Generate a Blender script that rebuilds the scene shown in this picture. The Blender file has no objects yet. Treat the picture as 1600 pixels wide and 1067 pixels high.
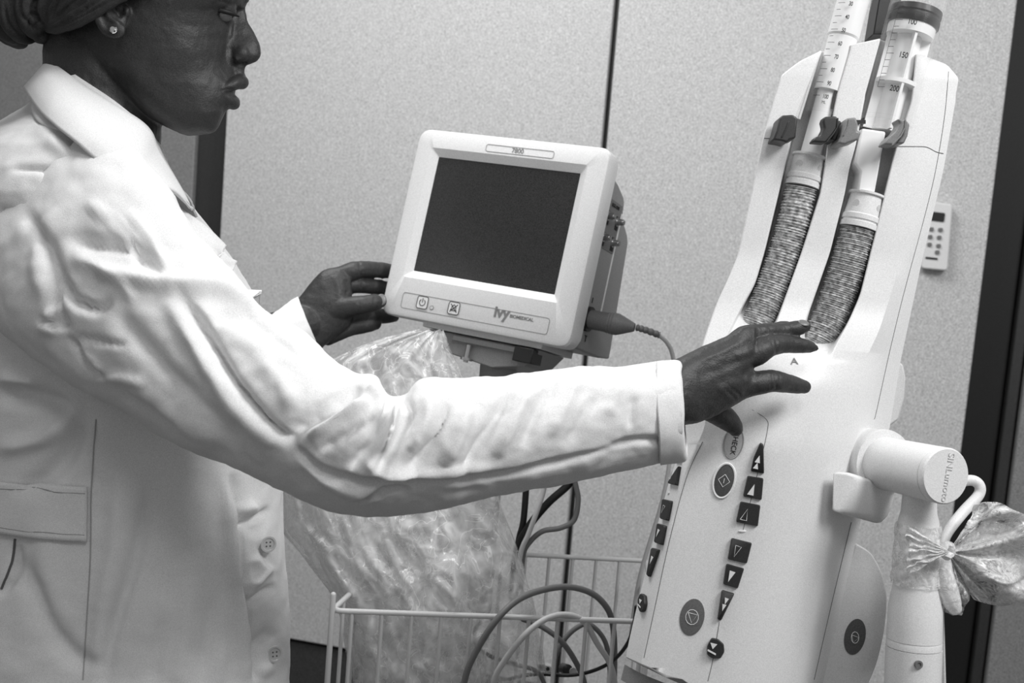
import bpy, math, random
import numpy as np
from mathutils import Vector as V, Matrix, noise
from mathutils.bvhtree import BVHTree
random.seed(7)
sc = bpy.context.scene
# ---------------------------------------------------------------- camera
F = 1778.0
CL = V((0, 0, 1.38))
R3 = (Matrix.Rotation(math.radians(90 - 5.9), 3, 'X') @ Matrix.Rotation(math.radians(4.7), 3, 'Z'))
cd = bpy.data.cameras.new('camera'); cam = bpy.data.objects.new('camera', cd)
sc.collection.objects.link(cam); sc.camera = cam
cam.matrix_world = Matrix.Translation(CL) @ R3.to_4x4()
cd.sensor_width = 36; cd.lens = 36 * F / 1600; cd.clip_start = .05; cd.clip_end = 40
cd.dof.use_dof = True; cd.dof.focus_distance = 1.06; cd.dof.aperture_fstop = 11
# ---------------------------------------------------------------- light and exposure
sc.view_settings.view_transform = 'Standard'; sc.view_settings.look = 'None'
sc.view_settings.gamma = 1; sc.view_settings.exposure = 0.36; sc.view_settings.use_curve_mapping = False
w = bpy.data.worlds.new('room_light'); sc.world = w; w.use_nodes = True
w.node_tree.nodes['Background'].inputs[0].default_value = (1, 1, 1, 1)
w.node_tree.nodes['Background'].inputs[1].default_value = 0.20
def area(name, loc, to, sx, sy, power):
    l = bpy.data.lights.new(name, 'AREA'); l.shape = 'RECTANGLE'; l.size = sx; l.size_y = sy; l.energy = power
    o = bpy.data.objects.new(name, l); sc.collection.objects.link(o)
    o.location = loc; o.rotation_euler = (V(to) - V(loc)).to_track_quat('-Z', 'Y').to_euler()
area('overhead_light', (1.15, 0.25, 2.5), (0.25, 1.1, 1.15), .6, .6, 19)
area('overhead_light', (-.5, 1.2, 2.7), (-.1, 1.15, 1.2), .6, .6, 11)
area('overhead_light', (-.6, 1.75, 2.7), (-.3, 2.9, 1.0), 1.2, .5, 10)  # added wall wash, brightens the centre-left of the back wall
area('overhead_light', (.3, -.35, 2.6), (.0, 1.1, 1.2), .5, .5, 5)
# ---------------------------------------------------------------- helpers
def P(x, y, d): return CL + R3 @ V(((x - 800) / F * d, -(y - 533.5) / F * d, -d))
R3n = np.array(R3); CLn = np.array(CL)
def to_px(co):                      # world (n,3) -> pixel x, y, depth
    q = (co - CLn) @ R3n
    d = -q[:, 2]
    return 800 + F * q[:, 0] / d, 533.5 - F * q[:, 1] / d, d
VIEW = R3 @ V((0, 0, 1)); RIGHT = R3 @ V((1, 0, 0)); UP = R3 @ V((0, 1, 0))
def me_new(verts, faces):
    me = bpy.data.meshes.new('m'); me.from_pydata([tuple(v) for v in verts], [], faces); me.update(); return me
def shade(me, ang=40):
    me.shade_smooth()
    if ang: me.set_sharp_from_angle(angle=math.radians(ang))
def base(name, label, cat, loc, group=None):
    o = bpy.data.objects.new(name, None); sc.collection.objects.link(o); o.location = loc
    o.empty_display_size = .02
    o['label'] = label; o['category'] = cat
    if group: o['group'] = group
    return o
def wloc(o):
    l = V(o.location)
    while o.parent: o = o.parent; l += o.location
    return l
def obj(name, me, mat, parent=None, ang=40, label=None, cat=None, group=None, kind=None, bevel=0, seg=2, solid=0, sub=0, bang=35):
    """link a mesh given in world coordinates as one object with its origin at its centre"""
    me.name = name
    n = len(me.vertices); co = np.empty(n * 3); me.vertices.foreach_get('co', co); co = co.reshape(-1, 3)
    c = (co.min(0) + co.max(0)) / 2
    me.vertices.foreach_set('co', (co - c).ravel()); me.update()
    shade(me, ang)
    o = bpy.data.objects.new(name, me); sc.collection.objects.link(o)
    me.materials.append(mat)
    o.location = c
    if parent: o.parent = parent; o.location = V(c) - wloc(parent)
    if sub: m = o.modifiers.new('sub', 'SUBSURF'); m.levels = m.render_levels = sub
    if solid: m = o.modifiers.new('s', 'SOLIDIFY'); m.thickness = solid; m.offset = -1
    if bevel: m = o.modifiers.new('b', 'BEVEL'); m.width = bevel; m.segments = seg; m.limit_method = 'ANGLE'; m.angle_limit = math.radians(bang); m.harden_normals = False
    if label: o['label'] = label
    if cat: o['category'] = cat
    if group: o['group'] = group
    if kind: o['kind'] = kind
    return o
class MB:
    def __init__(s): s.v = []; s.f = []
    def add(s, vs, fs):
        b = len(s.v); s.v += [V(v) for v in vs]; s.f += [tuple(i + b for i in f) for f in fs]; return s
    def mesh(s): return me_new(s.v, s.f)
    def loft(s, rings, closed=True, caps=True):
        n = len(rings[0]); vs = [p for r in rings for p in r]; fs = []
        for i in range(len(rings) - 1):
            for j in range(n if closed else n - 1):
                k = (j + 1) % n
                fs.append((i * n + j, i * n + k, (i + 1) * n + k, (i + 1) * n + j))
        if caps and closed:
            fs.append(tuple(range(n))[::-1]); fs.append(tuple(range((len(rings) - 1) * n, len(rings) * n)))
        return s.add(vs, fs)
    def tube(s, path, rad, n=12, round_ends=False, flat=1.0, up=None):
        m = len(path)
        if not hasattr(rad, '__len__'): rad = [rad] * m
        path = [V(p) for p in path]; T = []
        for i in range(m): T.append((path[min(i + 1, m - 1)] - path[max(i - 1, 0)]).normalized())
        N = (up or V((0, 0, 1))); N = N - T[0] * N.dot(T[0])
        if N.length < 1e-4: N = T[0].orthogonal()
        N.normalize(); rings = []
        def ring(c, t, nn, r):
            b = t.cross(nn)
            return [c + nn * (math.cos(2 * math.pi * k / n) * r) + b * (math.sin(2 * math.pi * k / n) * r * flat) for k in range(n)]
        for i in range(m):
            N = N - T[i] * N.dot(T[i]); N.normalize()
            if i == 0 and round_ends:
                for a in (80, 60, 40, 20): rings.append(ring(path[0] - T[0] * rad[0] * math.sin(math.radians(a)), T[0], N, rad[0] * math.cos(math.radians(a))))
            rings.append(ring(path[i], T[i], N, rad[i]))
            if i == m - 1 and round_ends:
                for a in (20, 40, 60, 80): rings.append(ring(path[i] + T[i] * rad[i] * math.sin(math.radians(a)), T[i], N, rad[i] * math.cos(math.radians(a))))
        return s.loft(rings)
    def ell(s, c, ax, ay, az, n=20, m=12):       # ellipsoid with three axis vectors
        rings = []
        for i in range(1, m):
            a = math.pi * i / m
            rings.append([V(c) + az * math.cos(a) + (ax * math.cos(2 * math.pi * k / n) + ay * math.sin(2 * math.pi * k / n)) * math.sin(a) for k in range(n)])
        return s.loft(rings)
    def box(s, o, ax, ay, az):                    # corner o and three edge vectors
        vs = [o, o + ax, o + ax + ay, o + ay, o + az, o + ax + az, o + ax + ay + az, o + ay + az]
        fs = [(0, 3, 2, 1), (4, 5, 6, 7), (0, 1, 5, 4), (1, 2, 6, 5), (2, 3, 7, 6), (3, 0, 4, 7)]
        if ax.cross(ay).dot(az) < 0: fs = [f[::-1] for f in fs]
        return s.add(vs, fs)
    def prism(s, pts, ext):                       # polygon extruded by vector
        n = len(pts); pts = [V(p) for p in pts]
        vs = pts + [p + ext for p in pts]
        nr = V((0, 0, 0))
        for i in range(n): nr += pts[i].cross(pts[(i + 1) % n])
        fs = [tuple(range(n)), tuple(range(2 * n - 1, n - 1, -1))] + [(i, i + n, (i + 1) % n + n, (i + 1) % n) for i in range(n)]
        if nr.dot(ext) > 0: fs = [f[::-1] for f in fs]
        return s.add(vs, fs)
    def cyl(s, a, b, r0, r1=None, n=32): return s.tube([a, b], [r0, r0 if r1 is None else r1], n)
    def lathe(s, a, b, prof, n=40):               # prof: (t along a-b in metres, radius)
        a = V(a); t = (V(b) - a).normalized(); N = t.orthogonal().normalized(); B = t.cross(N)
        return s.loft([[a + t * z + (N * math.cos(2 * math.pi * k / n) + B * math.sin(2 * math.pi * k / n)) * max(r, 1e-5) for k in range(n)] for z, r in prof])
def cr(pts, k=6):                                 # Catmull-Rom through tuples
    out = []; n = len(pts); A = [np.array(p, float) for p in pts]
    for i in range(n - 1):
        p0, p1, p2, p3 = A[max(i - 1, 0)], A[i], A[i + 1], A[min(i + 2, n - 1)]
        for j in range(k):
            t = j / k
            out.append(.5 * (2 * p1 + (p2 - p0) * t + (2 * p0 - 5 * p1 + 4 * p2 - p3) * t * t + (3 * p1 - p0 - 3 * p2 + p3) * t ** 3))
    out.append(A[-1]); return out
def pxpath(pts, k=6): return [P(*p) for p in cr(pts, k)]
def interp(x, xs, ys): return float(np.interp(x, xs, ys))
def get_co(me):
    co = np.empty(len(me.vertices) * 3); me.vertices.foreach_get('co', co); return co.reshape(-1, 3)
def get_no(me):
    no = np.empty(len(me.vertices) * 3); me.vertex_normals.foreach_get('vector', no); return no.reshape(-1, 3)
def set_co(me, co): me.vertices.foreach_set('co', co.ravel()); me.update()
def seg_dist(x, y, poly):
    best = np.full(x.shape, 1e9); tt = np.zeros(x.shape); L = [0]
    for a, b in zip(poly[:-1], poly[1:]): L.append(L[-1] + math.dist(a[:2], b[:2]))
    for i, (a, b) in enumerate(zip(poly[:-1], poly[1:])):
        dx, dy = b[0] - a[0], b[1] - a[1]; q = dx * dx + dy * dy + 1e-9
        t = np.clip(((x - a[0]) * dx + (y - a[1]) * dy) / q, 0, 1)
        d = np.hypot(x - a[0] - t * dx, y - a[1] - t * dy)
        m = d < best; best = np.where(m, d, best); tt = np.where(m, (L[i] + t * (L[i + 1] - L[i])) / L[-1], tt)
    return best, tt
def folds(me, lst, facing=True):
    """raise (amp > 0) or sink (amp < 0) soft folds of cloth or skin along polylines"""
    co = get_co(me); no = get_no(me); x, y, d = to_px(co)
    s = np.zeros(len(co)); fac = np.clip((no @ np.array(VIEW)) * 2.2, 0, 1) if facing else 1
    for poly, amp, wid in lst:
        if len(poly) > 2: poly = [tuple(p) for p in cr(poly, 4)]
        dd, t = seg_dist(x, y, poly)
        tap = np.clip(np.minimum(t, 1 - t) * 5, 0.0, 1) ** .7 if len(poly) > 1 else 1
        s += amp * np.exp(-(dd / wid) ** 2) * (.15 + .85 * tap)
    set_co(me, co + no * (s * fac)[:, None])
def fbm(me, amp, scale, seed=0, mask=None):
    co = get_co(me); no = get_no(me)
    s = np.array([noise.fractal(V(c) * scale + V((seed, 0, 0)), .9, 2.1, 3) for c in co]) * amp
    if mask is not None: s = s * mask
    set_co(me, co + no * s[:, None])
def evaluated(o):
    dg = bpy.context.evaluated_depsgraph_get(); dg.update()
    return bpy.data.meshes.new_from_object(o.evaluated_get(dg))
def remeshed(me, voxel, smooth=2, fac=.5):
    o = bpy.data.objects.new('t', me); sc.collection.objects.link(o)
    m = o.modifiers.new('r', 'REMESH'); m.mode = 'VOXEL'; m.voxel_size = voxel
    if smooth: m = o.modifiers.new('s', 'SMOOTH'); m.iterations = smooth; m.factor = fac
    r = evaluated(o); bpy.data.objects.remove(o); return r
def bvh_of(o):
    dg = bpy.context.evaluated_depsgraph_get(); dg.update(); e = o.evaluated_get(dg); m = e.to_mesh(); M = e.matrix_world
    b = BVHTree.FromPolygons([M @ v.co for v in m.vertices], [tuple(p.vertices) for p in m.polygons]); e.to_mesh_clear(); return b
def hit(b, x, y):
    r = (P(x, y, 1) - CL).normalized(); h = b.ray_cast(CL, r)
    if h[0] is None: h = b.find_nearest(P(x, y, 1.05))     # just past the silhouette: closest spot
    n = h[1]
    return h[0], (n if n.dot(r) < 0 else -n)
def text_mesh(s, size, thick=.0004, bold=0):
    c = bpy.data.curves.new('t', 'FONT'); c.body = s; c.size = size; c.align_x = 'CENTER'; c.align_y = 'CENTER'
    c.extrude = thick; c.offset = bold
    o = bpy.data.objects.new('t', c); sc.collection.objects.link(o); m = evaluated(o); bpy.data.objects.remove(o); return m
def text_at(name, s, size, mat, o, ax, ay, parent, thick=.0004, bold=0, sx=1):
    m = text_mesh(s, size, thick, bold); az = ax.cross(ay).normalized()
    M = Matrix((ax.normalized() * sx, ay.normalized(), az)).transposed(); M = M.to_4x4(); M.translation = o; m.transform(M)
    return obj(name, m, mat, parent)
# ---------------------------------------------------------------- materials (the place is photographed in greys)
def mat(name, v, rough=.6, metal=0., speck=0., speck_scale=900., bump=0., bscale=200., spec=.5, coat=0., emit=0., mott=0.):
    m = bpy.data.materials.new(name); m.use_nodes = True; nt = m.node_tree; b = nt.nodes['Principled BSDF']
    c = v if hasattr(v, '__len__') else (v, v, v)
    b.inputs['Base Color'].default_value = (*c, 1); b.inputs['Roughness'].default_value = rough; b.inputs['Metallic'].default_value = metal
    b.inputs['Specular IOR Level'].default_value = spec; b.inputs['Coat Weight'].default_value = coat
    tc = nt.nodes.new('ShaderNodeTexCoord')
    def nz(scale, det=2):
        n = nt.nodes.new('ShaderNodeTexNoise'); n.inputs['Scale'].default_value = scale; n.inputs['Detail'].default_value = det
        nt.links.new(tc.outputs['Object'], n.inputs['Vector']); return n
    if speck:
        n = nz(speck_scale, 1); r = nt.nodes.new('ShaderNodeMapRange')
        r.inputs['From Min'].default_value = .25; r.inputs['From Max'].default_value = .75
        r.inputs['To Min'].default_value = 1 - speck; r.inputs['To Max'].default_value = 1 + speck
        x = nt.nodes.new('ShaderNodeVectorMath'); x.operation = 'SCALE'; x.inputs[0].default_value = c
        nt.links.new(n.outputs['Fac'], r.inputs['Value']); nt.links.new(r.outputs[0], x.inputs['Scale']); nt.links.new(x.outputs[0], b.inputs['Base Color'])
    if bump:
        n = nz(bscale, 3); k = nt.nodes.new('ShaderNodeBump'); k.inputs['Strength'].default_value = bump; k.inputs['Distance'].default_value = .001
        nt.links.new(n.outputs['Fac'], k.inputs['Height']); nt.links.new(k.outputs[0], b.inputs['Normal'])
    return m
def film(name, transp, v=.9, rough=.12, wscale=60, lo=.0, hi=.5, tint=.88):
    """thin clear plastic film, bright crease glints painted in as whiter streaks"""
    m = bpy.data.materials.new(name); m.use_nodes = True; nt = m.node_tree; nt.nodes.clear()
    out = nt.nodes.new('ShaderNodeOutputMaterial'); mx = nt.nodes.new('ShaderNodeMixShader')
    t = nt.nodes.new('ShaderNodeBsdfTransparent'); b = nt.nodes.new('ShaderNodeBsdfPrincipled')
    b.inputs['Base Color'].default_value = (v, v, v, 1); b.inputs['Roughness'].default_value = rough
    tc = nt.nodes.new('ShaderNodeTexCoord'); n = nt.nodes.new('ShaderNodeTexNoise'); n.inputs['Scale'].default_value = wscale
    n.inputs['Detail'].default_value = 4; n.inputs['Distortion'].default_value = 1.5
    r = nt.nodes.new('ShaderNodeMapRange'); r.inputs['From Min'].default_value = .35; r.inputs['From Max'].default_value = .75
    r.inputs['To Min'].default_value = 1 - transp + lo; r.inputs['To Max'].default_value = min(1, 1 - transp + hi)
    k = nt.nodes.new('ShaderNodeBump'); k.inputs['Strength'].default_value = .5; k.inputs['Distance'].default_value = .002
    t.inputs[0].default_value = (tint, tint, tint, 1)
    n2 = nt.nodes.new('ShaderNodeTexNoise'); n2.inputs['Scale'].default_value = wscale * .55; n2.inputs['Detail'].default_value = 2; n2.inputs['Distortion'].default_value = 2.5
    cc = nt.nodes.new('ShaderNodeMath'); cc.operation = 'COMPARE'; cc.inputs[1].default_value = .5; cc.inputs[2].default_value = .012  # narrow noise lines, whitened to paint glints on creases
    ad = nt.nodes.new('ShaderNodeMath'); ad.operation = 'MULTIPLY_ADD'; ad.inputs[1].default_value = .22
    nt.links.new(tc.outputs['Object'], n2.inputs['Vector']); nt.links.new(n2.outputs['Fac'], cc.inputs[0]); nt.links.new(cc.outputs[0], ad.inputs[0]); nt.links.new(n.outputs['Fac'], ad.inputs[2])
    nt.links.new(tc.outputs['Object'], n.inputs['Vector']); nt.links.new(ad.outputs[0], r.inputs['Value'])
    nt.links.new(n.outputs['Fac'], k.inputs['Height']); nt.links.new(k.outputs[0], b.inputs['Normal'])
    nt.links.new(r.outputs[0], mx.inputs[0]); nt.links.new(t.outputs[0], mx.inputs[1]); nt.links.new(b.outputs[0], mx.inputs[2])
    nt.links.new(mx.outputs[0], out.inputs['Surface']); return m
M_wall = mat('speckled_wall_laminate', .585, .55, speck=.42, speck_scale=420, bump=.15, bscale=500)
M_wall2 = mat('grey_wall_paint', .25, .6, speck=.42, speck_scale=420)
M_dark = mat('black_gap', .012, .6, speck=.4, speck_scale=500)
M_post = mat('dark_grey_post', .035, .5, speck=.4, speck_scale=500)
M_floor = mat('dark_floor_vinyl', .05, .6, speck=.4, speck_scale=300)
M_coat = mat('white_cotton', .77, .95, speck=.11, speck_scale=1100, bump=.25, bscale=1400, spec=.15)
M_coat_shade = mat('white_cotton_shaded', .4, .95, speck=.07, speck_scale=1100, spec=.1)  # coat cotton darkened: shade of lapel inside and frill gaps painted in
M_skin = mat('dark_skin', .034, .5, speck=.32, speck_scale=900, bump=.35, bscale=700, spec=.45)
M_palm = mat('fingernail', .16, .35, spec=.5)
M_scarf = mat('black_headscarf_cloth', .042, .7, speck=.3, speck_scale=900, bump=.3, bscale=900, spec=.3)
M_hair = mat('black_hair', .008, .6)
M_white = mat('white_plastic', .78, .42, speck=.10, speck_scale=900, bump=.06, bscale=900, spec=.4)
M_cream = mat('light_grey_plastic', .62, .45, speck=.1, speck_scale=900, bump=.06, bscale=900, spec=.4)
M_grey = mat('grey_plastic', .27, .5, speck=.15, speck_scale=900)
M_mid = mat('mid_grey_plastic', .16, .5, speck=.2, speck_scale=900)
M_blk = mat('black_plastic', .009, .4, speck=.3, speck_scale=900)
M_key = mat('black_rubber_key', .022, .5, speck=.3, speck_scale=900)
M_ink = mat('black_print', .006, .6)
M_inkg = mat('grey_print', .2, .6)
M_inkw = mat('white_print', .8, .6)
M_metal = mat('brushed_steel', .55, .3, metal=1)
M_wire = mat('white_coated_wire', .6, .4, spec=.5)
M_cable = mat('grey_cable_rubber', .16, .5)
M_cablel = mat('light_grey_cable', .58, .5)
M_line = mat('dark_seam_gap', .12, .8)  # dark grey of seam lines and button holes
# ================================================================ the room
YAW = math.radians(14)
WC = P(800, 533.5, 2.75)
WN = V((math.sin(YAW) * -1, -math.cos(YAW), 0))          # wall faces the camera side
WS = V((math.cos(YAW), -math.sin(YAW), 0))               # along the wall to the right
if WS.dot(WN) > 1e-6: raise RuntimeError
Z = V((0, 0, 1))
def wall_s(px, py, off=0.):                                # along-wall coordinate of a spot seen at px, py
    r = P(px, py, 1) - CL; t = (WC + WN * off - CL).dot(WN) / r.dot(WN); q = CL + r * t
    return (q - WC).dot(WS), q.z
def W(s, z, off=0.): q = WC + WS * s + WN * off; return V((q.x, q.y, z))
FLOOR = 0.0
def panel(name, s0, s1, z0, z1, off0, off1, m, bevel=.003):
    b = MB().box(W(s0, z0, off0), WS * (s1 - s0), Z * (z1 - z0), WN * (off1 - off0))
    return obj(name, b.mesh(), m, kind='structure', bevel=bevel)
def sx(px, py, off=0.): return wall_s(px, py, off)[0]
sA0, sA1 = sx(350, 250, .05), sx(937, 250, .05); sB0, sB1 = sx(950, 200, .05), sx(1552, 300, .05)
sD1 = sx(1572, 820, .0)
panel('wall_back', sA0 - 2.6, sD1 + 1.8, 0, 3.0, -.16, -.10, M_dark)
zb = wall_s(480, 1003, .05)[1]
panel('wall_back', sA0, sA1, zb, 3.0, -.06, .05, M_wall)
panel('wall_back', sB0, sB1, zb, 3.0, -.06, .05, M_wall)
panel('wall_right', sD1, sD1 + 1.6, 0, 3.0, -.06, .0, M_wall2)
sP = sx(303, 250, .0)
panel('wall_left', sP - 2.4, sP, 0, 3.0, -.08, .0, M_wall2)
panel('trim_1', sP, sA0 - .016, 0, 3.0, -.09, -.015, M_post)
panel('trim_2', sA1 + .004, sA1 + .014, 0, 3.0, -.05, .03, M_post, .001)
panel('trim_3', sB1 + .005, sD1 - .03, 0, 3.0, -.10, -.05, M_dark)
panel('trim_4', sD1 - .028, sD1 - .004, 0, 3.0, -.08, -.02, M_post)
panel('baseboard_back', sA0 - 2.5, sD1 + 1.6, 0, zb - .012, -.05, .035, M_floor)
fl = MB().box(V((-4, -1.5, -.05)), V((8, 0, 0)), V((0, 6.5, 0)), V((0, 0, .05)))
obj('floor', fl.mesh(), M_floor, kind='structure')
# wall handset
hs = base('wall_remote_control', 'white wall remote control with dark display hanging beside the injector', 'remote control', W(*wall_s(1462, 420, .06), .06))
def Wp(px, py, off): s, z = wall_s(px, py, off); return W(s, z, off)
def rrect(pts, r, k=4):                                    # rounded quad in 3D
    out = []; n = len(pts); pts = [V(p) for p in pts]
    for i in range(n):
        p, a, b = pts[i], pts[i - 1], pts[(i + 1) % n]; u = (a - p).normalized(); w_ = (b - p).normalized()
        rr = min(r, .48 * (a - p).length, .48 * (b - p).length)
        for j in range(k + 1):
            t = j / k; out.append(p + u * rr * (1 - t) ** 2 + w_ * rr * t ** 2)
    return out
q = [Wp(1446, 314, .055), Wp(1487, 320, .055), Wp(1479, 423, .055), Wp(1437, 419, .055)]
obj('casing', MB().prism(rrect(q, .008), WN * .022).mesh(), M_white, hs, bevel=.003)
q = [Wp(1453, 330, .078), Wp(1477, 333, .078), Wp(1475, 347, .078), Wp(1452, 344, .078)]
obj('display', MB().prism(rrect(q, .003), WN * .001).mesh(), M_blk, hs)
for x, y in ((1455, 358), (1469, 359), (1453, 370), (1467, 371), (1452, 382), (1466, 384), (1464, 394)):
    q = [Wp(x - 3, y - 3, .078), Wp(x + 4, y - 3, .078), Wp(x + 4, y + 3, .078), Wp(x - 3, y + 3, .078)]
    obj('button', MB().prism(rrect(q, .003), WN * .0025).mesh(), M_mid, hs)
q = [Wp(1446, 401, .078), Wp(1465, 403, .078), Wp(1465, 406, .078), Wp(1446, 404, .078)]
obj('label_strip', MB().prism(q, WN * .0008).mesh(), M_blk, hs)

# ================================================================ patient monitor
k_ = 1.12
MR = R3 @ Matrix([[0.88298, 0.21198, -0.41882], [-0.17089, 0.97617, 0.13378], [0.43719, -0.04655, 0.89816]])
MT = CL + R3 @ (V((-.02319, .12024, -1.26493)) * k_)
MX, MY, MZ = MR @ V((1, 0, 0)), MR @ V((0, 1, 0)), MR @ V((0, 0, 1))
MW, MH = .2419 * k_, .2204 * k_
def ML(x, y, z=0): return MT + MX * x + MY * y + MZ * z
mon = base('patient_monitor', 'white square-framed patient monitor with a blank dark screen', 'monitor', ML(0, -MH / 2, -.04))
def rr2(x0, y0, x1, y1, r, z, k=5):
    return rrect([ML(x0, y0, z), ML(x1, y0, z), ML(x1, y1, z), ML(x0, y1, z)], r, k)
hw, hh = MW / 2, MH / 2
scx, scy, sw, sh = -.0014, .0139, .1008, .0756
# bezel: outer back, outer front, chamfer start, chamfer end at screen
rings = [rr2(-hw + .006, -hh + .005, hw - .001, hh - .004, .014, -.034), rr2(-hw, -hh, hw, hh, .016, -.028), rr2(-hw, -hh, hw, hh, .016, -.005), rr2(-hw + .0015, -hh + .0015, hw - .0015, hh - .0015, .016, -.0015), rr2(-hw + .005, -hh + .005, hw - .005, hh - .005, .014, 0)]
e = .010
rings += [rr2(scx - sw - e, scy - sh - e, scx + sw + e, scy + sh + e, .003, 0), rr2(scx - sw - e + .001, scy - sh - e + .001, scx + sw + e - .001, scy + sh + e - .001, .003, -.0006), rr2(scx - sw, scy - sh, scx + sw, scy + sh, .001, -.0065), rr2(scx - sw, scy - sh, scx + sw, scy + sh, .001, -.009)]
obj('front_bezel', MB().loft(rings, caps=True).mesh(), M_white, mon, ang=28)
M_scr = mat('dark_lcd_glass', .036, .22, speck=.5, speck_scale=900, spec=.55)
obj('screen', MB().prism(rr2(scx - sw, scy - sh, scx + sw, scy + sh, .001, -.0085), MZ * .0015).mesh(), M_scr, mon)
# casing behind
prof_ = [(-.028, .100), (-.060, .094), (-.088, .084), (-.095, .077), (-.098, .060), (-.128, .043), (-.136, .034), (-.155, -.104), (-.156, -.118), (-.120, -.121), (-.028, -.119)]
obj('rear_casing', MB().prism([ML(-hw + .012, y, z) for z, y in prof_], MX * (2 * hw - .019)).mesh(), M_grey, mon, bevel=.0025, seg=3, bang=20)
SXo = hw - .007
def side_pt(px, py):
    r = P(px, py, 1) - CL; t = (ML(SXo, 0, 0) - CL).dot(MX) / r.dot(MX); q = CL + r * t; return (q - MT).dot(MY), (q - MT).dot(MZ)
# side seam, connector plate
obj('side_trim', MB().box(ML(SXo - .003, -.067, -.0935), MX * .0038, MY * .130, MZ * .0028).mesh(), M_white, mon)
obj('connector_plate', MB().box(ML(SXo - .001, .010, -.089), MX * .0016, MY * .062, MZ * .056).mesh(), M_mid, mon)
text_at('label', 'ECG OUT', .006, M_ink, ML(SXo + .001, .066, -.066), -MZ, MY, mon)
for (y, z) in ((.050, -.047), (.050, -.080), (.023, -.047), (.023, -.080)):
    c = obj('connector', MB().lathe(ML(SXo, y, z), ML(SXo + .02, y, z), [(0, .0058), (.002, .0058), (.002, .0042), (.009, .0042), (.009, .0030), (.011, .0030)]).mesh(), M_metal, mon, label='steel signal connector')
    obj('connector_base', MB().box(ML(SXo, y - .0105, z - .005), MX * .0012, MY * .017, MZ * .009).mesh(), M_ink, c)
obj('socket_ring', MB().lathe(ML(SXo - .002, -.0796, -.052), ML(SXo + .02, -.0796, -.052), [(0, .0155), (.007, .0155), (.007, .012), (.001, .012)]).mesh(), M_blk, mon)
text_at('label', 'T', .012, M_ink, ML(SXo + .0007, -.104, -.060), -MZ, MY, mon)
text_at('label', 'I', .010, M_ink, ML(SXo + .0007, -.056, -.056), -MZ, MY, mon)
# front print
def loop_line(name, pts, r, m, parent, closed=True):
    if closed: pts = pts + pts[:2]
    return obj(name, MB().tube(pts, r, 5).mesh(), m, parent)
def mpx(px, py, z=.0004):                                  # spot on the bezel face seen at a pixel
    r = P(px, py, 1) - CL; t = (MT - CL).dot(MZ) / r.dot(MZ); q = CL + r * t; return (q - MT).dot(MX), (q - MT).dot(MY)
x0, y0 = mpx(645, 450); x1, y1 = mpx(838, 503)
yb0 = -hh + .031; yt0 = -hh + .013
xl = -hw + .03; xr = hw - .032
loop_line('control_panel_outline', rr2(xl, yt0 - .001, xr, yb0 + .001, .004, .0003), .00035, M_grey, mon)
tx0 = .0 - .04; 
loop_line('title_outline', rr2(-.033, hh - .021, .062, hh - .012, .003, .0003), .0003, M_grey, mon)
text_at('model_number', '7800', .0085, M_inkg, ML(.012, hh - .0165, .0003), MX, MY, mon, thick=.0002)
cyb = (yb0 + yt0) / 2 + .001
for nm, cx in (('power_button', mpx(662, 467)[0]), ('alarm_mute_button', mpx(711, 476)[0])):
    bt = obj(nm, MB().prism(rr2(cx - .0078, cyb - .0078, cx + .0078, cyb + .0078, .003, 0), MZ * .0012).mesh(), M_white, mon, bevel=.0004)
    loop_line('button_outline', rr2(cx - .0078, cyb - .0078, cx + .0078, cyb + .0078, .003, .0012), .0005, M_ink, bt)
    if nm[0] == 'p':
        arc = [ML(cx + .0042 * math.sin(a), cyb + .0042 * math.cos(a), .0014) for a in [math.radians(35 + i * 29) for i in range(11)]]
        obj('power_symbol', MB().tube(arc, .0005, 5).tube([ML(cx, cyb + .0055, .0014), ML(cx, cyb, .0014)], .0005, 5).mesh(), M_ink, bt)
    else:
        bell = [(-.0045, -.003), (-.003, -.001), (-.0028, .002), (0, .0045), (.0028, .002), (.003, -.001), (.0045, -.003)]
        s_ = MB().tube([ML(cx + a, cyb + c, .0014) for a, c in bell + bell[:1]], .0005, 5)
        s_.tube([ML(cx - .005, cyb - .005, .0014), ML(cx + .005, cyb + .005, .0014)], .0005, 5).tube([ML(cx + .005, cyb - .005, .0014), ML(cx - .005, cyb + .005, .0014)], .0005, 5)
        obj('muted_bell_symbol', s_.mesh(), M_ink, bt)
cx = mpx(676, 475)[0]
obj('indicator_lamp', MB().lathe(ML(cx, cyb - .0045, 0), ML(cx, cyb - .0045, 1), [(0, .0026), (.0008, .0022), (.0009, 0)]).mesh(), M_cream, mon)
loop_line('indicator_outline', [ML(cx + .0026 * math.cos(a), cyb - .0045 + .0026 * math.sin(a), .0005) for a in [i * math.pi / 6 for i in range(12)]], .0003, M_ink, mon)
lx, ly = mpx(784, 489)
text_at('brand_logo', 'ivy', .019, M_inkg, ML(lx, ly, .0003), MX, MY, mon, thick=.0003, bold=.0006)
lx, ly = mpx(815, 497)
text_at('brand_name', 'BIOMEDICAL', .0056, M_inkg, ML(lx, ly, .0003), MX, MY, mon, thick=.0002, bold=.0001)
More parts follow.
